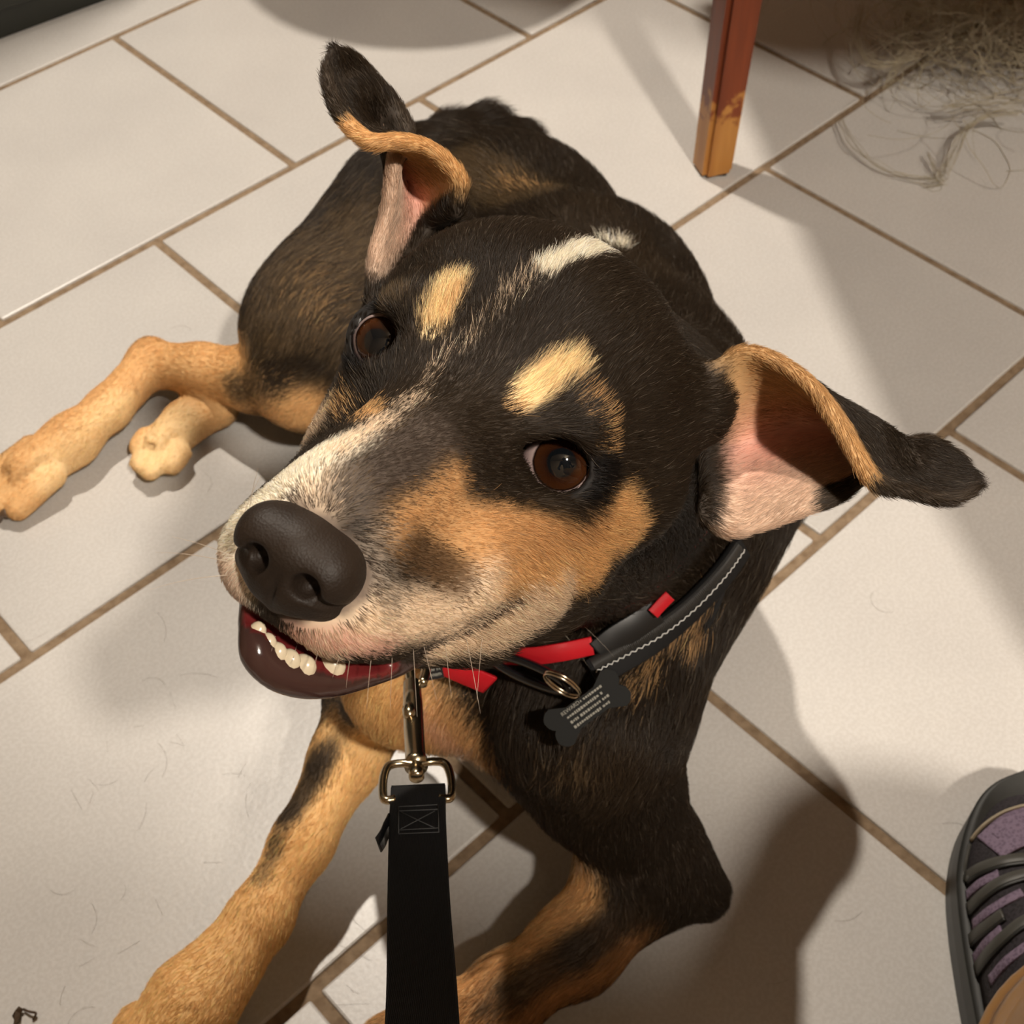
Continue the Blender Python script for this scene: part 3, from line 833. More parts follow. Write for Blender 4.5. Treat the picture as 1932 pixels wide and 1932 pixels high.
TOOTH = NT('enamel'); TOOTH.set(Base_Color=(.66, .56, .40, 1), Roughness=.22, Subsurface_Weight=.0)
for px, py, y, a, b, hgt in [(481, 1197, 77, 1.7, 1.5, 3.4), (500, 1217, 77, 1.8, 1.6, 3.2), (520, 1233, 76, 1.9, 1.6, 3.0), (544, 1246, 74.5, 2.1, 1.7, 3.0), (572, 1256, 72.5, 2.3, 1.8, 3.0), (620, 1254, 67, 3.0, 2.2, 3.6), (655, 1256, 62, 2.2, 2.0, 3.0)]:
    p = HP(px - 3, py + 9, y + 1.0); a, b, hgt = a * 1.35, b * 1.3, hgt * 1.4
    bm = bmesh.new(); bmesh.ops.create_uvsphere(bm, u_segments=14, v_segments=10, radius=1)
    for v in bm.verts:
        q = np.array(v.co) * (a, b, hgt); q[0] *= 1 + .25 * v.co.z; v.co = Vector(HL(*(p + q)))
    bm_obj('tooth', bm, TOOTH.mat, dog)
# claws
CLAW = plain('claw_horn', (.10, .06, .035), .35)
for a, b in [((440, 1868, .024), (438, 1905, .006)), ((12, 968, .010), (0, 985, .003)), ((-20, 945, .012), (-38, 965, .003))]:
    A_, B_ = np.array(W(*a)), np.array(W(*b)); mid = (A_ + B_) / 2 + np.array([0, 0, .003])
    V, F = tube_mesh(catmull([A_, mid, B_], 8), np.linspace(.0042, .0008, 8), 8)
    pydata('claw', V, F, CLAW, dog)

# ------------------------------------------------------------------ collar, harness, tag and leash
def webbing(name, col, col2, rough=.6, scale=3600):
    m = NT(name); m.set(Roughness=rough, Specular_IOR_Level=.35)
    tc = m.node('ShaderNodeTexCoord'); wv = m.node('ShaderNodeTexWave', Scale=scale / 6, Distortion=1.5, Detail=1); m.link(tc.outputs['Object'], wv.inputs['Vector'])
    r = m.ramp(wv.outputs[0], [(.2, col), (.8, col2)]); m.link(r.outputs[0], m.b.inputs['Base Color'])
    m.bump(wv.outputs[0], .35, .0006); return m.mat
RED = webbing('red_webbing', (.42, .006, .012), (.62, .012, .022), .5)
BLK = webbing('black_webbing', (.0035, .0035, .004), (.007, .007, .0075), .75)
PLASTIC = plain('black_plastic', (.008, .008, .009), .22)
BRASS = NT('worn_brass'); BRASS.set(Base_Color=(.42, .34, .22, 1), Metallic=1.0, Roughness=.24); BRASS = BRASS.mat
STEEL = plain('split_ring_metal', (.62, .52, .38), .2, 1.0)
THREAD = plain('grey_thread', (.05, .05, .05), .8)
WHITETH = plain('reflective_thread', (.75, .75, .72), .4)
INK = plain('dimmed_white_print', (.27, .26, .22), .7)  # white lettering greyed in the colour for the shade the tag hangs in

def unit(v): v = np.asarray(v, float); return v / (np.linalg.norm(v) + 1e-12)
def strap(name, pts, normals, width, thick, mat, parent, n=40, roll=None):
    P = catmull(pts, n); Nn = catmull(normals, n)
    T = np.gradient(P, axis=0); T = np.array([unit(t) for t in T])
    Nn = np.array([unit(a - t * (a @ t)) for a, t in zip(Nn, T)])
    S = np.cross(T, Nn)
    V, F = ribbon_mesh(P, S, width, thick, Nn)
    return pydata(name, V, F, mat, parent), P, T, Nn, S
def surf(px, py, out=.004):
    """point just above the coat under this pixel, with the coat's normal"""
    d = ray_dir(px, py); d /= np.linalg.norm(d)
    loc, nor, idx, dist = bvh.ray_cast(Vector(CP), Vector(d))
    nor = np.array(nor)
    if nor @ d > 0: nor = -nor
    return np.array(loc) + nor * out, nor
def toward(p, d):
    return p + unit(CP - p) * d

# red collar: a loop round the neck in the plane of three points of the coat
A0, B0, C0 = surf(870, 1262, .0)[0], surf(1050, 1235, .0)[0], surf(1262, 1130, .0)[0]
axis_n = unit(HL(0, -60, -20) - np.array([.045, .44, .20]))
cen = (HL(0, -40, -38) * .45 + np.array([.040, .42, .19]) * .55 + HL(0, -60, -10) * .45 + np.array([.055, .455, .225]) * .55) / 2
cen = cen + axis_n * ((np.mean([A0, B0, C0], 0) - cen) @ axis_n)
pn = unit(np.cross(B0 - A0, C0 - A0)); pn = pn if pn @ axis_n > 0 else -pn
pn = unit(pn * .6 + axis_n * .4)
def neck_loop(center, nrm, out, n=72):
    u = unit(np.cross(nrm, [0, 0, 1])); v = np.cross(nrm, u); P = []
    for k in range(n):
        a = 2 * math.pi * k / n; d = math.cos(a) * u + math.sin(a) * v
        loc, nor, idx, dist = bvh.ray_cast(Vector(center), Vector(d))
        r = dist if loc is not None and dist < .12 else .075
        P.append(r)
    P = np.array(P)
    for _ in range(10): P = (np.roll(P, 1) + np.roll(P, -1) + 2 * P) / 4
    return np.array([center + (math.cos(2 * math.pi * k / n) * u + math.sin(2 * math.pi * k / n) * v) * (P[k] + out) for k in range(n)])
def loop_strap(name, center, nrm, width, thick, out, mat, parent):
    P = neck_loop(center, nrm, out); n = len(P)
    V = []; F = []; prof = [(-.5, .3), (-.45, .5), (.45, .5), (.5, .3), (.5, -.5), (-.5, -.5)]; m_ = len(prof)
    for i in range(n):
        o_ = unit(P[i] - center)
        for a, b in prof: V.append(P[i] + nrm * a * width + o_ * b * thick)
    for i in range(n):
        j = (i + 1) % n
        for k in range(m_): F.append((i * m_ + k, j * m_ + k, j * m_ + (k + 1) % m_, i * m_ + (k + 1) % m_))
    return pydata(name, V, F, mat, parent)
collar = empty('dog_collar', cen)
tag(collar, 'red webbing collar on the neck of the black and tan dog', 'collar')
loop_strap('collar_band', cen, pn, .014, .0022, -.0035, RED, collar)
D0 = hit(860, 1262)[1]
# bright upper fold and darker hanging loop of the collar
def band(px, dists, width, nrm_dir, mat, name, parent, twist=0.0):
    pts = [WD(x, y, d) for (x, y), d in zip(px, dists)]
    nr = [unit(np.asarray(nrm_dir[i] if isinstance(nrm_dir, list) else nrm_dir)) for i in range(len(pts))]
    return strap(name, pts, nr, width, .0020, mat, parent, 36)
XC, YC, ZC = CR[:, 0], CR[:, 1], CR[:, 2]
dj = lambda x, y, o: hit(x, y)[1] - o
band([(880, 1232), (940, 1236), (1000, 1238), (1060, 1230), (1118, 1218)], [dj(950, 1250, .010), dj(960, 1255, .012), dj(1000, 1260, .012), dj(1060, 1255, .011), dj(1118, 1240, .008)], .0085, ZC * .95 - YC * .15, RED, 'collar_fold', collar)
band([(1232, 1158), (1248, 1140), (1264, 1124)], [dj(1240, 1150, .013), dj(1248, 1140, .013), dj(1258, 1128, .013)], .0055, ZC, RED, 'collar_edge', collar)
band([(1128, 1232), (1160, 1205), (1200, 1180), (1240, 1152)], [dj(1128, 1232, .007), dj(1160, 1205, .0085), dj(1200, 1180, .0095), dj(1240, 1152, .0085)], .0125, ZC * .9 - YC * .3, plain('matt_black_plastic', (.007, .007, .007), .45), 'side_buckle', collar)
band([(772, 1230), (822, 1248), (872, 1270), (924, 1292)], [D0 - .030, D0 - .030, D0 - .026, D0 - .018], .0115, ZC * .75 - YC * .6 + XC * .1, RED, 'collar_loop', collar)
# small black care label beside the snap
lab_p = WD(815, 1268, D0 - .034); _u = unit(XC * .97 + YC * .18); _v = unit(np.cross(ZC, _u))
V = [lab_p + _u * a * .0052 + _v * b * .0036 + ZC * c * .0003 for c in (1, -1) for a, b in ((-1, -1), (1, -1), (1, 1), (-1, 1))]
label_o = pydata('care_label', V, [(0, 1, 2, 3), (7, 6, 5, 4), (0, 4, 5, 1), (1, 5, 6, 2), (2, 6, 7, 3), (3, 7, 4, 0)], PLASTIC, collar, False)
def text(name, body_txt, pos, u, v, size, mat, parent, ex=.00003):
    c = bpy.data.curves.new(name, 'FONT'); c.body = body_txt; c.size = size; c.align_x = 'CENTER'; c.align_y = 'CENTER'; c.extrude = ex
    c.materials.append(mat)
    tmp = bpy.data.objects.new(name, c); COL.objects.link(tmp); bpy.context.view_layer.update()
    me_ = bpy.data.meshes.new_from_object(tmp.evaluated_get(bpy.context.evaluated_depsgraph_get()))
    bpy.data.objects.remove(tmp, do_unlink=True)
    n = unit(np.cross(u, v)); M = Matrix.Identity(4)
    for i in range(3): M[i][0], M[i][1], M[i][2], M[i][3] = u[i], v[i], n[i], pos[i]
    me_.transform(M); me_.name = name
    if not me_.materials: me_.materials.append(mat)
    o = bpy.data.objects.new(name, me_); COL.objects.link(o)
    o.parent = parent; o.matrix_parent_inverse = Matrix.Translation(-Vector(parent.location))
    return o
text('label_print', 'Made in\nVietnam', lab_p + ZC * .0004, _u, _v, .0026, INK, collar)

# harness: padded black neck strap with a ribbed, stitched binding
harness = empty('dog_harness', cen + np.array([.03, 0, -.02]))
tag(harness, 'black dog harness with ribbed strap and white zigzag stitching on the neck', 'harness')
hp = [(1382, 1026), (1345, 1078), (1290, 1138), (1232, 1190), (1170, 1240), (1118, 1275)]
sp = [surf(x, y, .006) for x, y in hp]
stp, P, T, Nn, S = strap('neck_strap', [p for p, n in sp], [n for p, n in sp], .0135, .004, BLK, harness, 60)
# ribs across the strap's outer half
bmV, bmF = [], []
for i in range(2, 58):
    for q in (0, .5):
        j = min(i + 1, 59); p = P[i] * (1 - q) + P[j] * q
        V, F = tube_mesh([p + S[i] * .0008 + Nn[i] * .0022, p + S[i] * .0040 + Nn[i] * .0026, p + S[i] * .0068 + Nn[i] * .0012], [.00042] * 3, 5)
        o_ = len(bmV); bmV += V; bmF += [tuple(a + o_ for a in f) for f in F]
tag(pydata('ribbed_binding', bmV, bmF, plain('binding_cord', (.035, .033, .030), .5), harness), kind='stuff')
zz = []
for i in range(1, 59): zz.append(P[i] + S[i] * (.0004 if i % 2 else -.0006) + Nn[i] * .0024)
V, F = tube_mesh(zz, .00026, 5); pydata('zigzag_stitching', V, F, WHITETH, harness)
# rear neck strap and chest strap disappearing into the coat
loop_strap('shoulder_strap', cen - axis_n * .022 + np.array([0, 0, .0]), axis_n, .018, .003, -.0045, BLK, harness)

# black plastic slide and split ring under the chin
slide = empty('collar_slide', WD(1000, 1275, dj(1000, 1275, .012)))
tag(slide, 'glossy black plastic slide ring hanging under the collar', 'ring')
c0, c1 = WD(930, 1240, dj(950, 1262, .018)), WD(1075, 1302, dj(1075, 1302, .016)); ax_ = unit(c1 - c0); sd = unit(np.cross(ZC, ax_)) * .62 + ZC * .5
el = [(c0 + c1) / 2 + ax_ * math.cos(a) * np.linalg.norm(c1 - c0) / 2 + sd * math.sin(a) * .0065 for a in np.linspace(0, 2 * math.pi, 40, endpoint=False)]
V, F = tube_mesh(el, .0021, 8, True); pydata('ring_body', V, F, PLASTIC, slide)
ring = empty('split_ring', WD(1065, 1290, dj(1065, 1290, .024)))
tag(ring, 'small brassy split ring holding the black tag', 'ring')
rc = WD(1063, 1287, dj(1063, 1290, .024)); ru = unit(XC * .82 - YC * .45); rv = unit(ZC * .8 + YC * .5)
for k_ in range(2):
    el = [rc + ru * math.cos(a) * .0088 + rv * math.sin(a) * .0075 + np.cross(ru, rv) * (.0006 + .0014 * k_) for a in np.linspace(0, 2 * math.pi, 48, endpoint=False)]
    V, F = tube_mesh(el, .00055, 8, True); pydata('ring_coil', V, F, STEEL, ring)
# bone-shaped tag
idt = empty('id_tag', WD(1112, 1340, dj(1112, 1340, .016)))
tag(idt, 'black bone-shaped identity tag with fine white lettering', 'tag')
tc_ = WD(1108, 1335, dj(1108, 1335, .018)); tu = unit(XC * .80 + YC * .60 + ZC * .05); tn = unit(ZC - tu * (ZC @ tu)); tv = np.cross(tn, tu)
def bone_outline(L=.0145, R=.0052, off=.0044, Wd=.0058):
    pts = []
    for a in np.linspace(0, 2 * math.pi, 96, endpoint=False):
        d = np.array([math.cos(a), math.sin(a)]); best = 0
        for r_ in np.linspace(0, .026, 120):
            x, y = d * r_
            ins_ = (abs(x) < L and abs(y) < Wd) or any((x - sx * L) ** 2 + (y - sy * off) ** 2 < R * R for sx in (-1, 1) for sy in (-1, 1))
            if ins_: best = r_
        pts.append(d * best)
    return np.array(pts)
bo = bone_outline(); n_ = len(bo)
V = [tc_ + tu * x + tv * y + tn * .0006 for x, y in bo] + [tc_ + tu * x + tv * y - tn * .0006 for x, y in bo]
F = [tuple(range(n_)), tuple(range(2 * n_ - 1, n_ - 1, -1))] + [(i, i + n_, (i + 1) % n_ + n_, (i + 1) % n_) for i in range(n_)]
pydata('tag_plate', V, F, plain('anodised_black', (.007, .0075, .007), .6, 0.0, Specular_IOR_Level=.2), idt, False)
text('tag_print', 'REWARD', tc_ - tu * .0062 + tv * .0042 + tn * .0008, tu, tv, .0024, INK, idt)
pr_v, pr_f = [], []                     # the rest of the engraving is too small to read: rows of tiny strokes
rp = np.random.default_rng(3)
for i in range(4):
    x = -.0098 if i else -.0008
    while x < .0100:
        w_ = rp.uniform(.0005, .0012); h_ = rp.uniform(.0004, .0007); y = .0042 - .0026 * i; o_ = len(pr_v)
        for dx, dy in ((0, -h_), (w_, -h_), (w_, h_), (0, h_)): pr_v.append(tc_ + tu * (x + dx) + tv * (y + dy) + tn * .00082)
        pr_f.append((o_, o_ + 1, o_ + 2, o_ + 3)); x += w_ + (.00035 if rp.random() < .8 else .0011)
tag(pydata('fine_print', pr_v, pr_f, INK, idt, False), kind='stuff')

# leash: bolt snap, swivel frame and black strap running up to the hand
leash = empty('leash', WD(785, 1500, .497))
tag(leash, 'black webbing leash with an aged brass bolt snap below the chin', 'leash')
def ldist(y): return .497 - (y - 1500) * (.497 - .385) / 432
def LP(x, y, o=0.0): return WD(x, y, ldist(y) - o)
clip = empty('bolt_snap', LP(783, 1350)); clip.parent = leash; clip.matrix_parent_inverse = Matrix.Translation(-Vector(leash.location))
def part(name, V, F, mat, par, smooth=True):
    o = pydata(name, V, F, mat, None, smooth); o.parent = par
    base_ = Vector(par.location); 
    o.matrix_parent_inverse = Matrix.Translation(-base_)
    return o
shaft = [LP(777, 1290), LP(779, 1330), LP(781, 1380), LP(784, 1430), LP(785, 1436), LP(785, 1446)]
V, F = tube_mesh(shaft, [.0036, .0040, .0040, .0040, .0046, .0046], 20); part('snap_barrel', V, F, BRASS, clip)
hook = [LP(777, 1292), LP(773, 1268), LP(768, 1246), LP(775, 1226, -.004), LP(790, 1222, -.008), LP(803, 1240, -.010), LP(803, 1268, -.006), LP(797, 1290, -.002)]
V, F = tube_mesh(catmull(hook, 30), .0021, 12); part('snap_hook', V, F, BRASS, clip)
V, F = tube_mesh([LP(773, 1330, .003), LP(771, 1338, .0065), LP(773, 1350, .0065), LP(775, 1356, .003)], [.0018, .0026, .0026, .0016], 12); part('thumb_knob', V, F, BRASS, clip)
V, F = tube_mesh([LP(777, 1362, .0034), LP(779, 1400, .0036)], .0009, 8); part('slot_shade_bar', V, F, plain('slot_shadow', (.03, .024, .016), .5, .8), clip)  # dark bar standing in for the shade inside the slot
V, F = tube_mesh([LP(785, 1444), LP(786, 1466), LP(786, 1469)], [.0030, .0030, .0022], 16); part('swivel_pin', V, F, BRASS, clip)
fr = [(745, 1508), (727, 1509), (722, 1495), (724, 1465), (734, 1445), (760, 1440), (785, 1443), (812, 1437), (838, 1440), (849, 1460), (853, 1490), (849, 1506), (828, 1506)]
V, F = tube_mesh(catmull([LP(x, y, .0015) for x, y in fr], 60), .00165, 10); part('swivel_frame', V, F, BRASS, clip)
lp = [(785, 1500), (787, 1490), (789, 1486), (789, 1500), (788, 1560), (790, 1700), (795, 1840), (797, 1960), (798, 2100), (800, 2300)]
ld = [-.0030, -.0020, .0004, .0016, .0010, 0, 0, 0, 0, 0]
pts = [LP(x, y, o) for (x, y), o in zip(lp[2:], ld[2:])]
LW = .0203
sideL = unit(XC + YC * .015); 
P = catmull(pts, 70); Tn = np.array([unit(t) for t in np.gradient(P, axis=0)]); Nl = np.array([unit(np.cross(sideL, t)) for t in Tn]); Nl = np.array([a if a @ ZC > 0 else -a for a in Nl])
S = np.array([unit(np.cross(t, a)) for t, a in zip(Tn, Nl)])
V, F = ribbon_mesh(P, S, LW, .0018, Nl); part('strap', V, F, BLK, leash)
P2 = [p - n * .0024 for p, n in zip(P[:16], Nl[:16])]
V, F = ribbon_mesh(np.array(P2), S[:16], LW * .98, .0018, Nl[:16]); part('strap_fold', V, F, BLK, leash)
V, F = tube_mesh([P[0] - S[0] * LW * .49 - Nl[0] * .001, P[0] + S[0] * LW * .49 - Nl[0] * .001], .0021, 12); part('strap_eye', V, F, BLK, leash)
def lpt(x, y):
    """pixel -> on the front of the strap"""
    i = int(np.argmin(np.abs(project(P)[:, 1] - y))); p = P[i] + Nl[i] * .0011
    d = ray_dir(x, y); d /= np.linalg.norm(d); t = ((p - CP) @ Nl[i]) / (d @ Nl[i]); return CP + d * t
sv, sf = [], []
for a, b in (((752, 1522), (826, 1518)), ((752, 1530), (826, 1527)), ((752, 1522), (752, 1572)), ((826, 1518), (828, 1570)), ((752, 1566), (828, 1562)), ((752, 1573), (828, 1570)), ((756, 1532), (820, 1562)), ((820, 1530), (756, 1564))):
    V, F = tube_mesh([lpt(*a), lpt(*b)], .00022, 5); o_ = len(sv); sv += V; sf += [tuple(q + o_ for q in f) for f in F]
part('box_stitching', sv, sf, THREAD, leash)
tb = [LP(738, 1548, -.002), LP(728, 1568, -.001), LP(722, 1582), LP(714, 1594)]
o_, *_r = strap('edge_tab', tb, [ZC + XC * .8] * 4, .006, .0006, PLASTIC, None, 12); o_.parent = leash; o_.matrix_parent_inverse = Matrix.Translation(-Vector(leash.location))

# ------------------------------------------------------------------ wooden chair whose front leg stands at the upper right
m = NT('varnished_leg'); m.set(Roughness=.42, Specular_IOR_Level=.35, Coat_Weight=.12, Coat_Roughness=.2)
tc = m.node('ShaderNodeTexCoord'); mp = m.node('ShaderNodeMapping', Scale=(60, 60, 6)); m.link(tc.outputs['Object'], mp.inputs[0])
nz = m.node('ShaderNodeTexNoise', Scale=1.0, Detail=6); m.link(mp.outputs[0], nz.inputs['Vector'])
wood = m.ramp(nz.outputs[0], [(.3, (.13, .028, .010)), (.7, (.24, .055, .018))])
worn = m.ramp(nz.outputs[0], [(.3, (.36, .14, .030)), (.7, (.55, .26, .065))])
sp_ = m.node('ShaderNodeSeparateXYZ'); m.link(tc.outputs['Object'], sp_.inputs[0])
n2 = m.node('ShaderNodeTexNoise', Scale=70, Detail=5); m.link(tc.outputs['Object'], n2.inputs['Vector'])
ad = m.node('ShaderNodeMath', _operation='MULTIPLY_ADD'); m.link(n2.outputs[0], ad.inputs[0]); ad.inputs[1].default_value = -.14; m.link(sp_.outputs[2], ad.inputs[2])
mr = m.node('ShaderNodeMapRange', From_Min=-.012, From_Max=.004); m.link(ad.outputs[0], mr.inputs[0])
mx = m.node('ShaderNodeMix', _data_type='RGBA'); m.link(mr.outputs[0], mx.inputs[0]); m.link(worn.outputs[0], mx.inputs[6]); m.link(wood.outputs[0], mx.inputs[7])
m.link(mx.outputs[2], m.b.inputs['Base Color']); WOODLEG = m.mat
m = NT('varnished_wood'); m.set(Roughness=.3); m.noise_color(1.0, [(.3, (.13, .028, .010)), (.7, (.24, .055, .018))], coord='Object', stretch=(8, 50, 50)); WOOD = m.mat
cb = W(1343, 318)
chair = empty('wooden_chair', (float(cb[0]) + .2, float(cb[1]) + .2, 0)); 
tag(chair, 'reddish varnished wooden chair with a scuffed square leg', 'chair')
ca_, sa_ = math.cos(.30), math.sin(.30)
def chair_leg(x, y, lean, h=.44):
    bm = box_bm((-.5, -.5, 0), (.5, .5, 1)); bmesh.ops.subdivide_edges(bm, edges=[e for e in bm.edges if abs(e.verts[0].co.z - e.verts[1].co.z) > .5], cuts=8)
    bmesh.ops.bevel(bm, geom=[e for e in bm.edges if abs(e.verts[0].co.z - e.verts[1].co.z) > .05], offset=.14, segments=2, affect='EDGES')
    for v in bm.verts:
        z = v.co.z; w_ = .0290 + .006 * min(1, z * 1.6)
        X_, Y_ = v.co.x * w_, v.co.y * w_; X_, Y_ = ca_ * X_ - sa_ * Y_, sa_ * X_ + ca_ * Y_
        v.co = Vector((X_ + lean[0] * z, Y_ + lean[1] * z, .003 + z * h))
    me_ = bpy.data.meshes.new('leg'); bm.to_mesh(me_); bm.free()
    o = link_mesh('leg', me_, WOODLEG, chair, False); o.location = (x, y, 0)
    g = box_bm((-.012, -.012, 0), (.012, .012, .0034), .001); gm = bm_obj('glide', g, PLASTIC, o, False); gm.matrix_parent_inverse = Matrix.Identity(4)
    return o
X0, Y0 = float(cb[0]), float(cb[1])
for dx, dy in ((0, 0), (.40, .02), (0, .44), (.40, .46)):
    chair_leg(X0 + dx, Y0 + dy, (.012 if dx < .2 else -.012, .01 if dy < .2 else -.01))
bm = box_bm((-.235, -.235, 0), (.235, .235, .035), .012, 3)
bmesh.ops.rotate(bm, verts=bm.verts, cent=(0, 0, 0), matrix=Matrix.Rotation(.12, 3, 'Z')); bmesh.ops.translate(bm, verts=bm.verts, vec=(X0 + .20, Y0 + .225, .443))
bm_obj('seat', bm, WOOD, chair, False)
for dx, dy in ((0, .455), (.40, .475)):
    V, F = tube_mesh([(X0 + dx, Y0 + dy, .47), (X0 + dx, Y0 + dy + .04, .92)], [.017, .014], 10); pydata('back_post', V, F, WOOD, chair)
for z in (.66, .84):
    V, F = tube_mesh(catmull([(X0, Y0 + .46 + (z - .47) * .09, z), (X0 + .20, Y0 + .485 + (z - .47) * .09, z), (X0 + .40, Y0 + .48 + (z - .47) * .09, z)], 12), .014, 8); pydata('back_rail', V, F, WOOD, chair)

# dark cabinet at the upper left, unseen height raised to shade the tiles
ca0, ca1 = W(0, 82), W(222, 0); dv = unit(ca1 - ca0); nv_ = np.array([-dv[1], dv[0], 0])
cab = empty('cabinet', ca0 + dv * .1 + nv_ * .2)
tag(cab, 'tall black cabinet standing on the tiles at the upper left corner', 'cabinet')
CABM = plain('black_lacquer', (.010, .011, .007), .35)
def cab_box(name, a0, a1, b0, b1, z0, z1, par, bev=.003):
    bm = box_bm((a0, b0, z0), (a1, b1, z1), bev)
    for v in bm.verts: v.co = Vector(ca0 * (1, 1, 0) + dv * v.co.x + nv_ * v.co.y) + Vector((0, 0, v.co.z))
    o = bm_obj(name, bm, CABM, None, False); o.parent = par; o.matrix_parent_inverse = Matrix.Translation(-Vector(par.location)); return o
cab_box('body', -.5, .22, .006, .40, .0, 2.06, cab); cab_box('top', -.52, .24, -.004, .41, 2.06, 2.10, cab)
for k in range(2): cab_box('door', -.495 + .36 * k, -.142 + .36 * k, .0, .008, .03, 2.04, cab)

# round stool beyond the top edge; its seat throws the rounded shade on the tiles
stool = empty('round_stool', (-.116, 1.42, 0)); tag(stool, 'round wooden stool beyond the top edge throwing a rounded shadow', 'stool')
bm = bmesh.new(); bmesh.ops.create_cone(bm, cap_ends=True, segments=40, radius1=.165, radius2=.17, depth=.035); bmesh.ops.translate(bm, verts=bm.verts, vec=(-.116, 1.42, .45)); bm_obj('seat', bm, WOOD, stool, False)
for a in (.8, 2.37, 3.94, 5.5):
    V, F = tube_mesh([(-.116 + .10 * math.cos(a), 1.44 + .10 * math.sin(a), .44), (-.116 + .10 * math.cos(a), 1.45 + .10 * math.sin(a), .0)], [.016, .012], 10); pydata('leg', V, F, WOOD, stool)

# ------------------------------------------------------------------ tangle of wispy fibres at the upper right
rg = np.random.default_rng(5)
def fibre_object(name, strands, radius, col, npt):
    fc_ = bpy.data.hair_curves.new(name); fc_.add_curves([npt] * len(strands))
    fc_.attributes['position'].data.foreach_set('vector', np.asarray(strands, np.float32).ravel())
    r_ = fc_.attributes.get('radius') or fc_.attributes.new('radius', 'FLOAT', 'POINT')
    r_.data.foreach_set('value', np.repeat(np.asarray(radius, np.float32), npt))
    fc_.materials.append(plain(name + '_strand', col, .55)); o = bpy.data.objects.new(name, fc_); COL.objects.link(o); return o
strands, rads = [], []
ctr = np.array([.475, 1.165, .05])
for k in range(520):
    c = ctr + rg.normal(0, 1, 3) * (.060, .055, .022); c[2] = abs(c[2]) * .9 + .004
    R_ = rg.uniform(.015, .055); ph = rg.uniform(0, 6.28); u_ = unit(rg.normal(0, 1, 3) * (1, 1, .45)); w_ = unit(np.cross(u_, rg.normal(0, 1, 3) * (.5, .5, 1))); sp2 = rg.uniform(1.5, 6.5)
    t = np.linspace(0, 1, 16); rr = R_ * (1 + .35 * np.sin(t * 5 + ph))
    p = c + (np.cos(ph + sp2 * t) * rr)[:, None] * u_ + (np.sin(ph + sp2 * t) * rr)[:, None] * w_ + rg.normal(0, .002, (16, 3)).cumsum(0) * .6
    p[:, 2] = np.maximum(p[:, 2], .0008); strands.append(p); rads.append(rg.uniform(.00014, .00032))
def wisp(px, z, n=14, spread=.004):
    base_ = catmull([W(x, y, z0) for (x, y), z0 in zip(px, z)], 16)
    for _ in range(n):
        off = rg.normal(0, spread, 3) * (1, 1, .4); p = base_ + off + rg.normal(0, .0008, (16, 3)).cumsum(0); p[:, 2] = np.maximum(p[:, 2], .0006); strands.append(p); rads.append(rg.uniform(.00010, .00022))
wisp([(1625, 10), (1618, 70), (1640, 115), (1690, 122), (1730, 100)], [.05, .05, .05, .05, .05], 26, .0035)
wisp([(1715, 20), (1705, 80), (1690, 125), (1672, 165)], [.05, .05, .045, .03], 16, .0025)
wisp([(1670, 0), (1730, 20), (1800, 25), (1870, 10)], [.06, .06, .06, .06], 22, .004)
wisp([(1585, 225), (1610, 275), (1660, 315), (1720, 335), (1770, 340)], [.012, .012, .010, .006, .003], 9, .0012)
wisp([(1930, 215), (1880, 215), (1830, 240), (1800, 300), (1782, 335)], [.03, .03, .025, .015, .004], 16, .0025)
wisp([(1750, 290), (1765, 320), (1780, 345), (1760, 352), (1745, 350)], [.01, .008, .004, .002, .002], 9, .0012)
wisp([(1932, 190), (1870, 185), (1820, 195), (1780, 200)], [.03, .03, .03, .03], 20, .005)
fib = fibre_object('fibre_tangle', strands, rads, (.36, .31, .21), 16)
tag(fib, 'loose tangle of pale wispy fibres on the floor at the upper right', 'fibre tangle', None, 'stuff')

# ------------------------------------------------------------------ person: shoe and trouser leg at the lower right
person = empty('person', (.30, .22, 0)); tag(person, 'person in tan trousers and a dark grey and lavender sports shoe', 'person')
sa = np.array([.270, .078, 0]); sdir = unit([.13, 1.0, 0]); snrm = np.array([sdir[1], -sdir[0], 0])
SL = .285
def half_w(t, side):
    w_ = smooth_interp(t, [0, .04, .12, .3, .5, .68, .80, .90, .96, 1.0], [.012, .026, .038, .045, .051, .054, .052, .043, .030, .008])
    return w_ * (1.04 if side > 0 else .98)
def top_h(t): return smooth_interp(t, [0, .05, .2, .35, .5, .62, .75, .88, .96, 1.0], [.070, .095, .105, .100, .088, .074, .058, .046, .036, .018])
def ring_pts(t, z, scale=1.0):
    c = sa + sdir * SL * t
    return c - snrm * half_w(t, -1) * scale + np.array([0, 0, z]), c + snrm * half_w(t, 1) * scale + np.array([0, 0, z])
TT = np.concatenate([np.linspace(0, .10, 10), np.linspace(.12, .84, 36), np.linspace(.855, 1.0, 22)])
def smooth_interp(t, xs, ys):
    c = catmull(np.stack([xs, ys], 1), 160); return float(np.interp(t, c[:, 0], c[:, 1]))
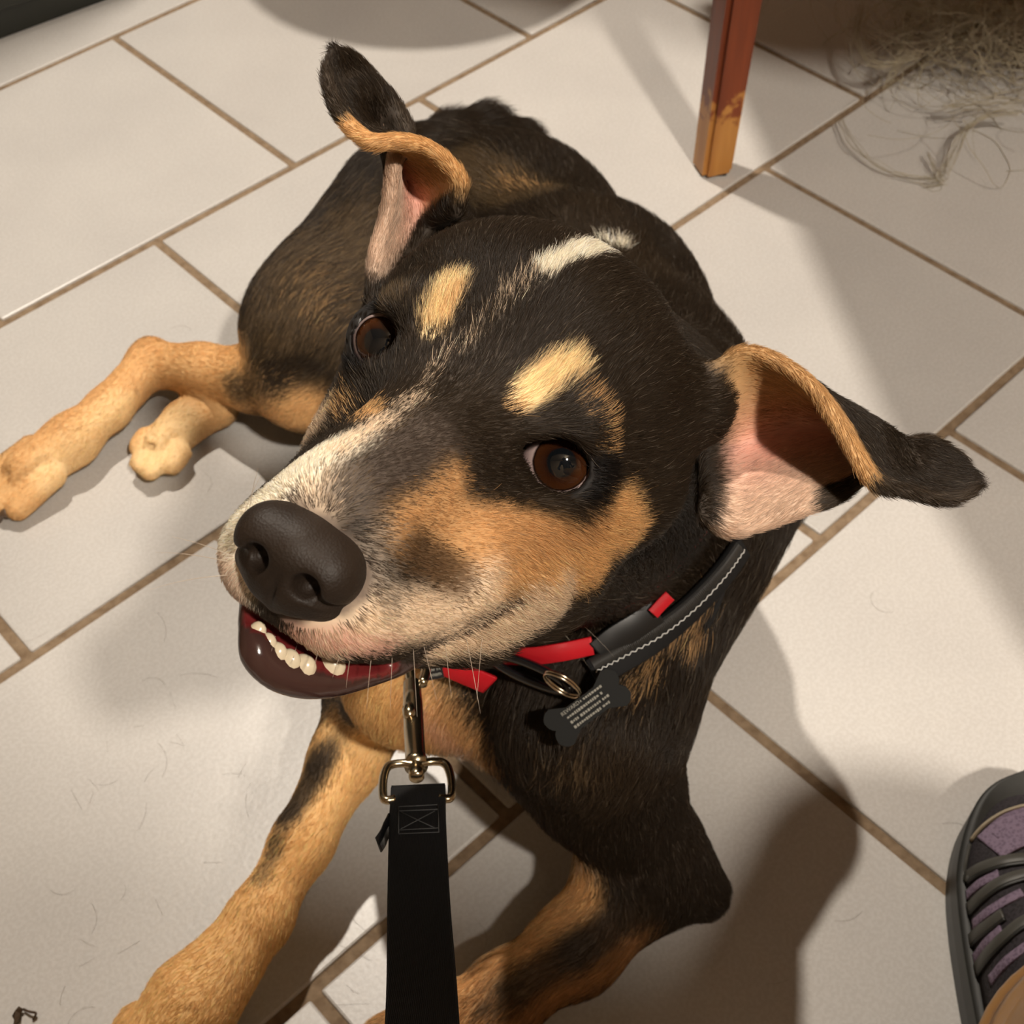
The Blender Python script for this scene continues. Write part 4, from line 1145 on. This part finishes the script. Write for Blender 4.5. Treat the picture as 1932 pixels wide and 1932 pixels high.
def shoe_shell(name, zlo, zhi_fn, flare, mat, parent, dome):
    V, F = [], []; K = 17
    for t in TT:
        c = sa + sdir * SL * t
        for k in range(K):
            a = math.pi * k / (K - 1); x = -math.cos(a); y = math.sin(a)
            w_ = half_w(t, 1 if x > 0 else -1) * flare
            h = zhi_fn(t)
            if dome: X_ = math.copysign(abs(x) ** .75, x) * w_; z = zlo + (h - zlo) * y ** .75
            else: X_ = max(-1, min(1, x * 1.25)) * w_; z = zlo + (h - zlo) * min(1, y * 2.6)
            V.append(c + snrm * X_ + np.array([0, 0, z]))
    n = len(TT)
    for i in range(n - 1):
        for k in range(K - 1): F.append((i * K + k, i * K + k + 1, (i + 1) * K + k + 1, (i + 1) * K + k))
        F.append((i * K + K - 1, i * K, (i + 1) * K, (i + 1) * K + K - 1))
    F.append(tuple(range(K - 1, -1, -1))); F.append(tuple((n - 1) * K + k for k in range(K)))
    return pydata(name, V, F, mat, parent), V, F
shoe = empty('sports_shoe', (.30, .22, 0)); shoe.parent = person; shoe.matrix_parent_inverse = Matrix.Translation(-Vector(person.location))
RUB = NT('shoe_rubber'); RUB.set(Roughness=.55); RUB.noise_color(120, [(.3, (.008, .0082, .0065)), (.7, (.014, .0142, .011))]); RUB = RUB.mat
def mesh_fab(name, c1, c2):
    m = NT(name); m.set(Roughness=.8); tc = m.node('ShaderNodeTexCoord'); vo = m.node('ShaderNodeTexVoronoi', Scale=520); m.link(tc.outputs['Object'], vo.inputs['Vector'])
    r = m.ramp(vo.outputs['Distance'], [(.15, c1), (.6, c2)]); m.link(r.outputs[0], m.b.inputs['Base Color']); m.bump(vo.outputs['Distance'], .4, .0008); return m.mat
MESHD = mesh_fab('shoe_mesh', (.008, .007, .0075), (.026, .021, .026)); LAV = mesh_fab('lavender_mesh', (.12, .085, .13), (.21, .155, .22))
STRAPG = plain('grey_overlay', (.060, .058, .050), .5); BLKTRIM = plain('black_overlay', (.014, .014, .012), .5); PIPE = plain('beige_piping', (.36, .30, .21), .6)
shoe_shell('sole', .0, lambda t: .026 + .016 * max(0, (t - .78) / .22), 1.0, RUB, shoe, False)
up, UV_, UF_ = shoe_shell('upper', .020, top_h, .90, MESHD, shoe, True)
ubvh = BVHTree.FromPolygons([tuple(p) for p in UV_], UF_)
def on_upper(px, py, out=.001):
    d = ray_dir(px, py); d /= np.linalg.norm(d)
    loc, nor, idx, dist = ubvh.ray_cast(Vector(CP), Vector(d))
    if loc is None:
        return None
    nor = np.array(nor); nor = nor if nor @ d < 0 else -nor
    return np.array(loc) + nor * out, nor
def overlay(name, px, width, mat, out=.001, thick=.0018):
    q = [on_upper(x, y, out) for x, y in px]; q = [a for a in q if a is not None]
    if len(q) < 2: return
    o, *_ = strap(name, [a for a, b in q], [b for a, b in q], width, thick, mat, None, 24); o.parent = shoe; o.matrix_parent_inverse = Matrix.Translation(-Vector(shoe.location))
overlay('toe_panel', [(1868, 1600), (1895, 1580), (1925, 1566), (1960, 1560)], .024, LAV, .0005)
overlay('toe_panel', [(1872, 1575), (1900, 1555), (1935, 1540), (1970, 1535)], .012, LAV, .0005)
overlay('piping', [(1836, 1588), (1858, 1562), (1888, 1540), (1920, 1527), (1955, 1520)], .0016, PIPE, .0016)
overlay('overlay_trim', [(1832, 1595), (1826, 1625), (1822, 1655), (1832, 1660)], .0035, STRAPG, .0012)
for a in ([(1826, 1655), (1850, 1640), (1885, 1628), (1918, 1622), (1950, 1620)], [(1818, 1745), (1830, 1715), (1855, 1690), (1885, 1668), (1918, 1655), (1950, 1648)],
          [(1820, 1800), (1828, 1780), (1848, 1760), (1872, 1742), (1895, 1725)], [(1835, 1860), (1845, 1830), (1866, 1800), (1895, 1770), (1925, 1745), (1955, 1730)]):
    overlay('lace_strap', a, .0062, STRAPG, .0012); overlay('strap_edge', [(x + 3, y + 9) for x, y in a], .0030, BLKTRIM, .0010)
for a in ([(1826, 1690), (1850, 1668), (1885, 1650)], [(1838, 1745), (1865, 1722), (1900, 1700), (1930, 1685)], [(1840, 1810), (1862, 1780), (1890, 1755)], [(1870, 1850), (1900, 1815), (1940, 1785)]):
    overlay('side_panel', a, .0055, LAV, .0004)
m = NT('tan_canvas'); m.set(Roughness=.85, Sheen_Weight=.3)
tc = m.node('ShaderNodeTexCoord'); wv = m.node('ShaderNodeTexWave', Scale=900, Distortion=3.5, Detail=2); m.link(tc.outputs['Object'], wv.inputs['Vector'])
r = m.ramp(wv.outputs[0], [(.2, (.26, .125, .030)), (.8, (.40, .205, .060))]); m.link(r.outputs[0], m.b.inputs['Base Color']); m.bump(wv.outputs[0], .5, .001); CANVAS = m.mat
legp = catmull([(.283, .162, .085), (.286, .153, .12), (.310, .135, .20), (.325, .10, .32), (.335, .07, .42)], 24)
rr = np.interp(np.linspace(0, 1, 24), [0, .08, .4, 1], [.076, .070, .066, .074]); rr[0] = .074
V, F = tube_mesh(legp, rr, 40)
V = [np.array(v) + np.array([0, 0, 0]) for v in V]
tl = pydata('trouser_leg', V, F, CANVAS, person)
V, F = tube_mesh([legp[0] + unit(legp[1] - legp[0]) * .002 + np.array([math.cos(a), math.sin(a) * .95, math.sin(a) * .22]) * .0755 for a in np.linspace(0, 2 * math.pi, 48, endpoint=False)], .0028, 8, True)
pydata('trouser_hem', V, F, CANVAS, person)

# the rest of the person, sitting behind the viewpoint
def person_part(name, cones, mat, lo, hi):
    f = local_field(lo, hi, .013)
    for a, b, ra, rb in cones:
        f = smin(f, f_cone(GX[:, None, None], GY[None, :, None], GZ[None, None, :], a, b, ra, rb), .05)
    v_, f_ = surface_nets(f); return link_mesh(name, raw_mesh(name, v_, f_), mat, person)
person_part('trouser_seat', [((.322, .07, .42), (.24, -.38, .72), .076, .10), ((.52, .00, .42), (.40, -.38, .72), .076, .10), ((.52, .00, .42), (.50, .06, .06), .076, .07), ((.24, -.42, .76), (.34, -.42, .76), .13, .13)], CANVAS, (.02, -.62, -.03), (.68, .20, .98))
person_part('jumper', [((.28, -.42, .84), (.27, -.42, 1.12), .15, .16), ((.06, -.40, 1.18), (.46, -.40, 1.18), .085, .085), ((.26, -.40, 1.2), (.24, -.37, 1.30), .06, .055),
    ((.03, -.40, 1.18), (-.06, -.46, .92), .05, .042), ((-.06, -.46, .92), (-.02, -.28, .76), .04, .032), ((.49, -.40, 1.18), (.58, -.46, .94), .05, .042), ((.58, -.46, .94), (.50, -.26, .84), .04, .032)], plain('dark_wool', (.05, .05, .055), .9), (-.18, -.68, .62), (.72, -.14, 1.42))
person_part('head', [((.24, -.37, 1.26), (.22, -.36, 1.40), .05, .05), ((.22, -.35, 1.43), (.22, -.36, 1.48), .085, .09)], plain('brown_hair', (.06, .035, .02), .6), (.08, -.50, 1.18), (.36, -.22, 1.62))

# table beyond the right edge; its top shades the right side of the floor
table = empty('table', (.75, .95, 0)); tag(table, 'wooden table beyond the right edge shading the floor there', 'table')
tq = [(.07, 1.33), (.100, 1.107), (.128, .904), (.163, .764), (.195, .66), (.44, .53), (1.25, .50), (1.30, 1.33)]
bm = bmesh.new(); f0 = bm.faces.new([bm.verts.new((x, y, .71)) for x, y in tq]); r_ = bmesh.ops.extrude_face_region(bm, geom=[f0])
for v in [g for g in r_['geom'] if isinstance(g, bmesh.types.BMVert)]: v.co.z = .74
bmesh.ops.recalc_face_normals(bm, faces=bm.faces[:]); bm_obj('table_top', bm, WOOD, table, False)
for x, y in ((.76, .62), (1.18, .60), (1.20, 1.24), (.78, 1.24)):
    V, F = tube_mesh([(x, y, .0), (x, y, .71)], [.02, .03], 12); pydata('leg', V, F, WOOD, table)

# ------------------------------------------------------------------ bits on the floor
crumb = bmesh.new()
ol = [(24, 1918), (30, 1908), (37, 1900), (44, 1904), (40, 1914), (40, 1922), (34, 1931), (26, 1938), (28, 1926)]
vs = [crumb.verts.new(Vector(W(x, y, .0012 + .002 * (i % 3 == 0)))) for i, (x, y) in enumerate(ol)]
f_ = crumb.faces.new(vs); r_ = bmesh.ops.extrude_face_region(crumb, geom=[f_])
for v in [g for g in r_['geom'] if isinstance(g, bmesh.types.BMVert)]: v.co.z += .0015
DEB = plain('dry_leaf', (.055, .030, .012), .8)
leaf = bm_obj('leaf_scrap', crumb, DEB, None, False)
leaf.location = (0, 0, 0)
tag(leaf, 'small brown dry leaf scrap on the tile at the lower left', 'leaf')
V, F = tube_mesh(catmull([W(44, 1904, .002), W(56, 1909, .003), W(67, 1911, .003), W(66, 1918, .002), W(62, 1924, .001)], 16), .0007, 6); pydata('leaf_stalk', V, F, DEB, leaf)
hs_ = []
for k in range(80):
    px, py = rg.uniform(0, 1932), rg.uniform(300, 1932)
    if k < 50: px, py = rg.uniform(120, 700), rg.uniform(1250, 1930)
    g0 = W(px, py, .0004); a = rg.uniform(0, 6.28); cv = rg.normal(0, 60); L = rg.uniform(.006, .028); p = [g0]
    for i in range(7):
        a += cv * L / 7; p.append(p[-1] + np.array([math.cos(a), math.sin(a), 0]) * L / 7)
    hs_.append(p)
hair_o = fibre_object('shed_hair', hs_, [.00005] * len(hs_), (.22, .19, .15), 8)
tag(hair_o, 'fine dark shed dog hairs scattered over the tiles', 'hair', None, 'stuff')
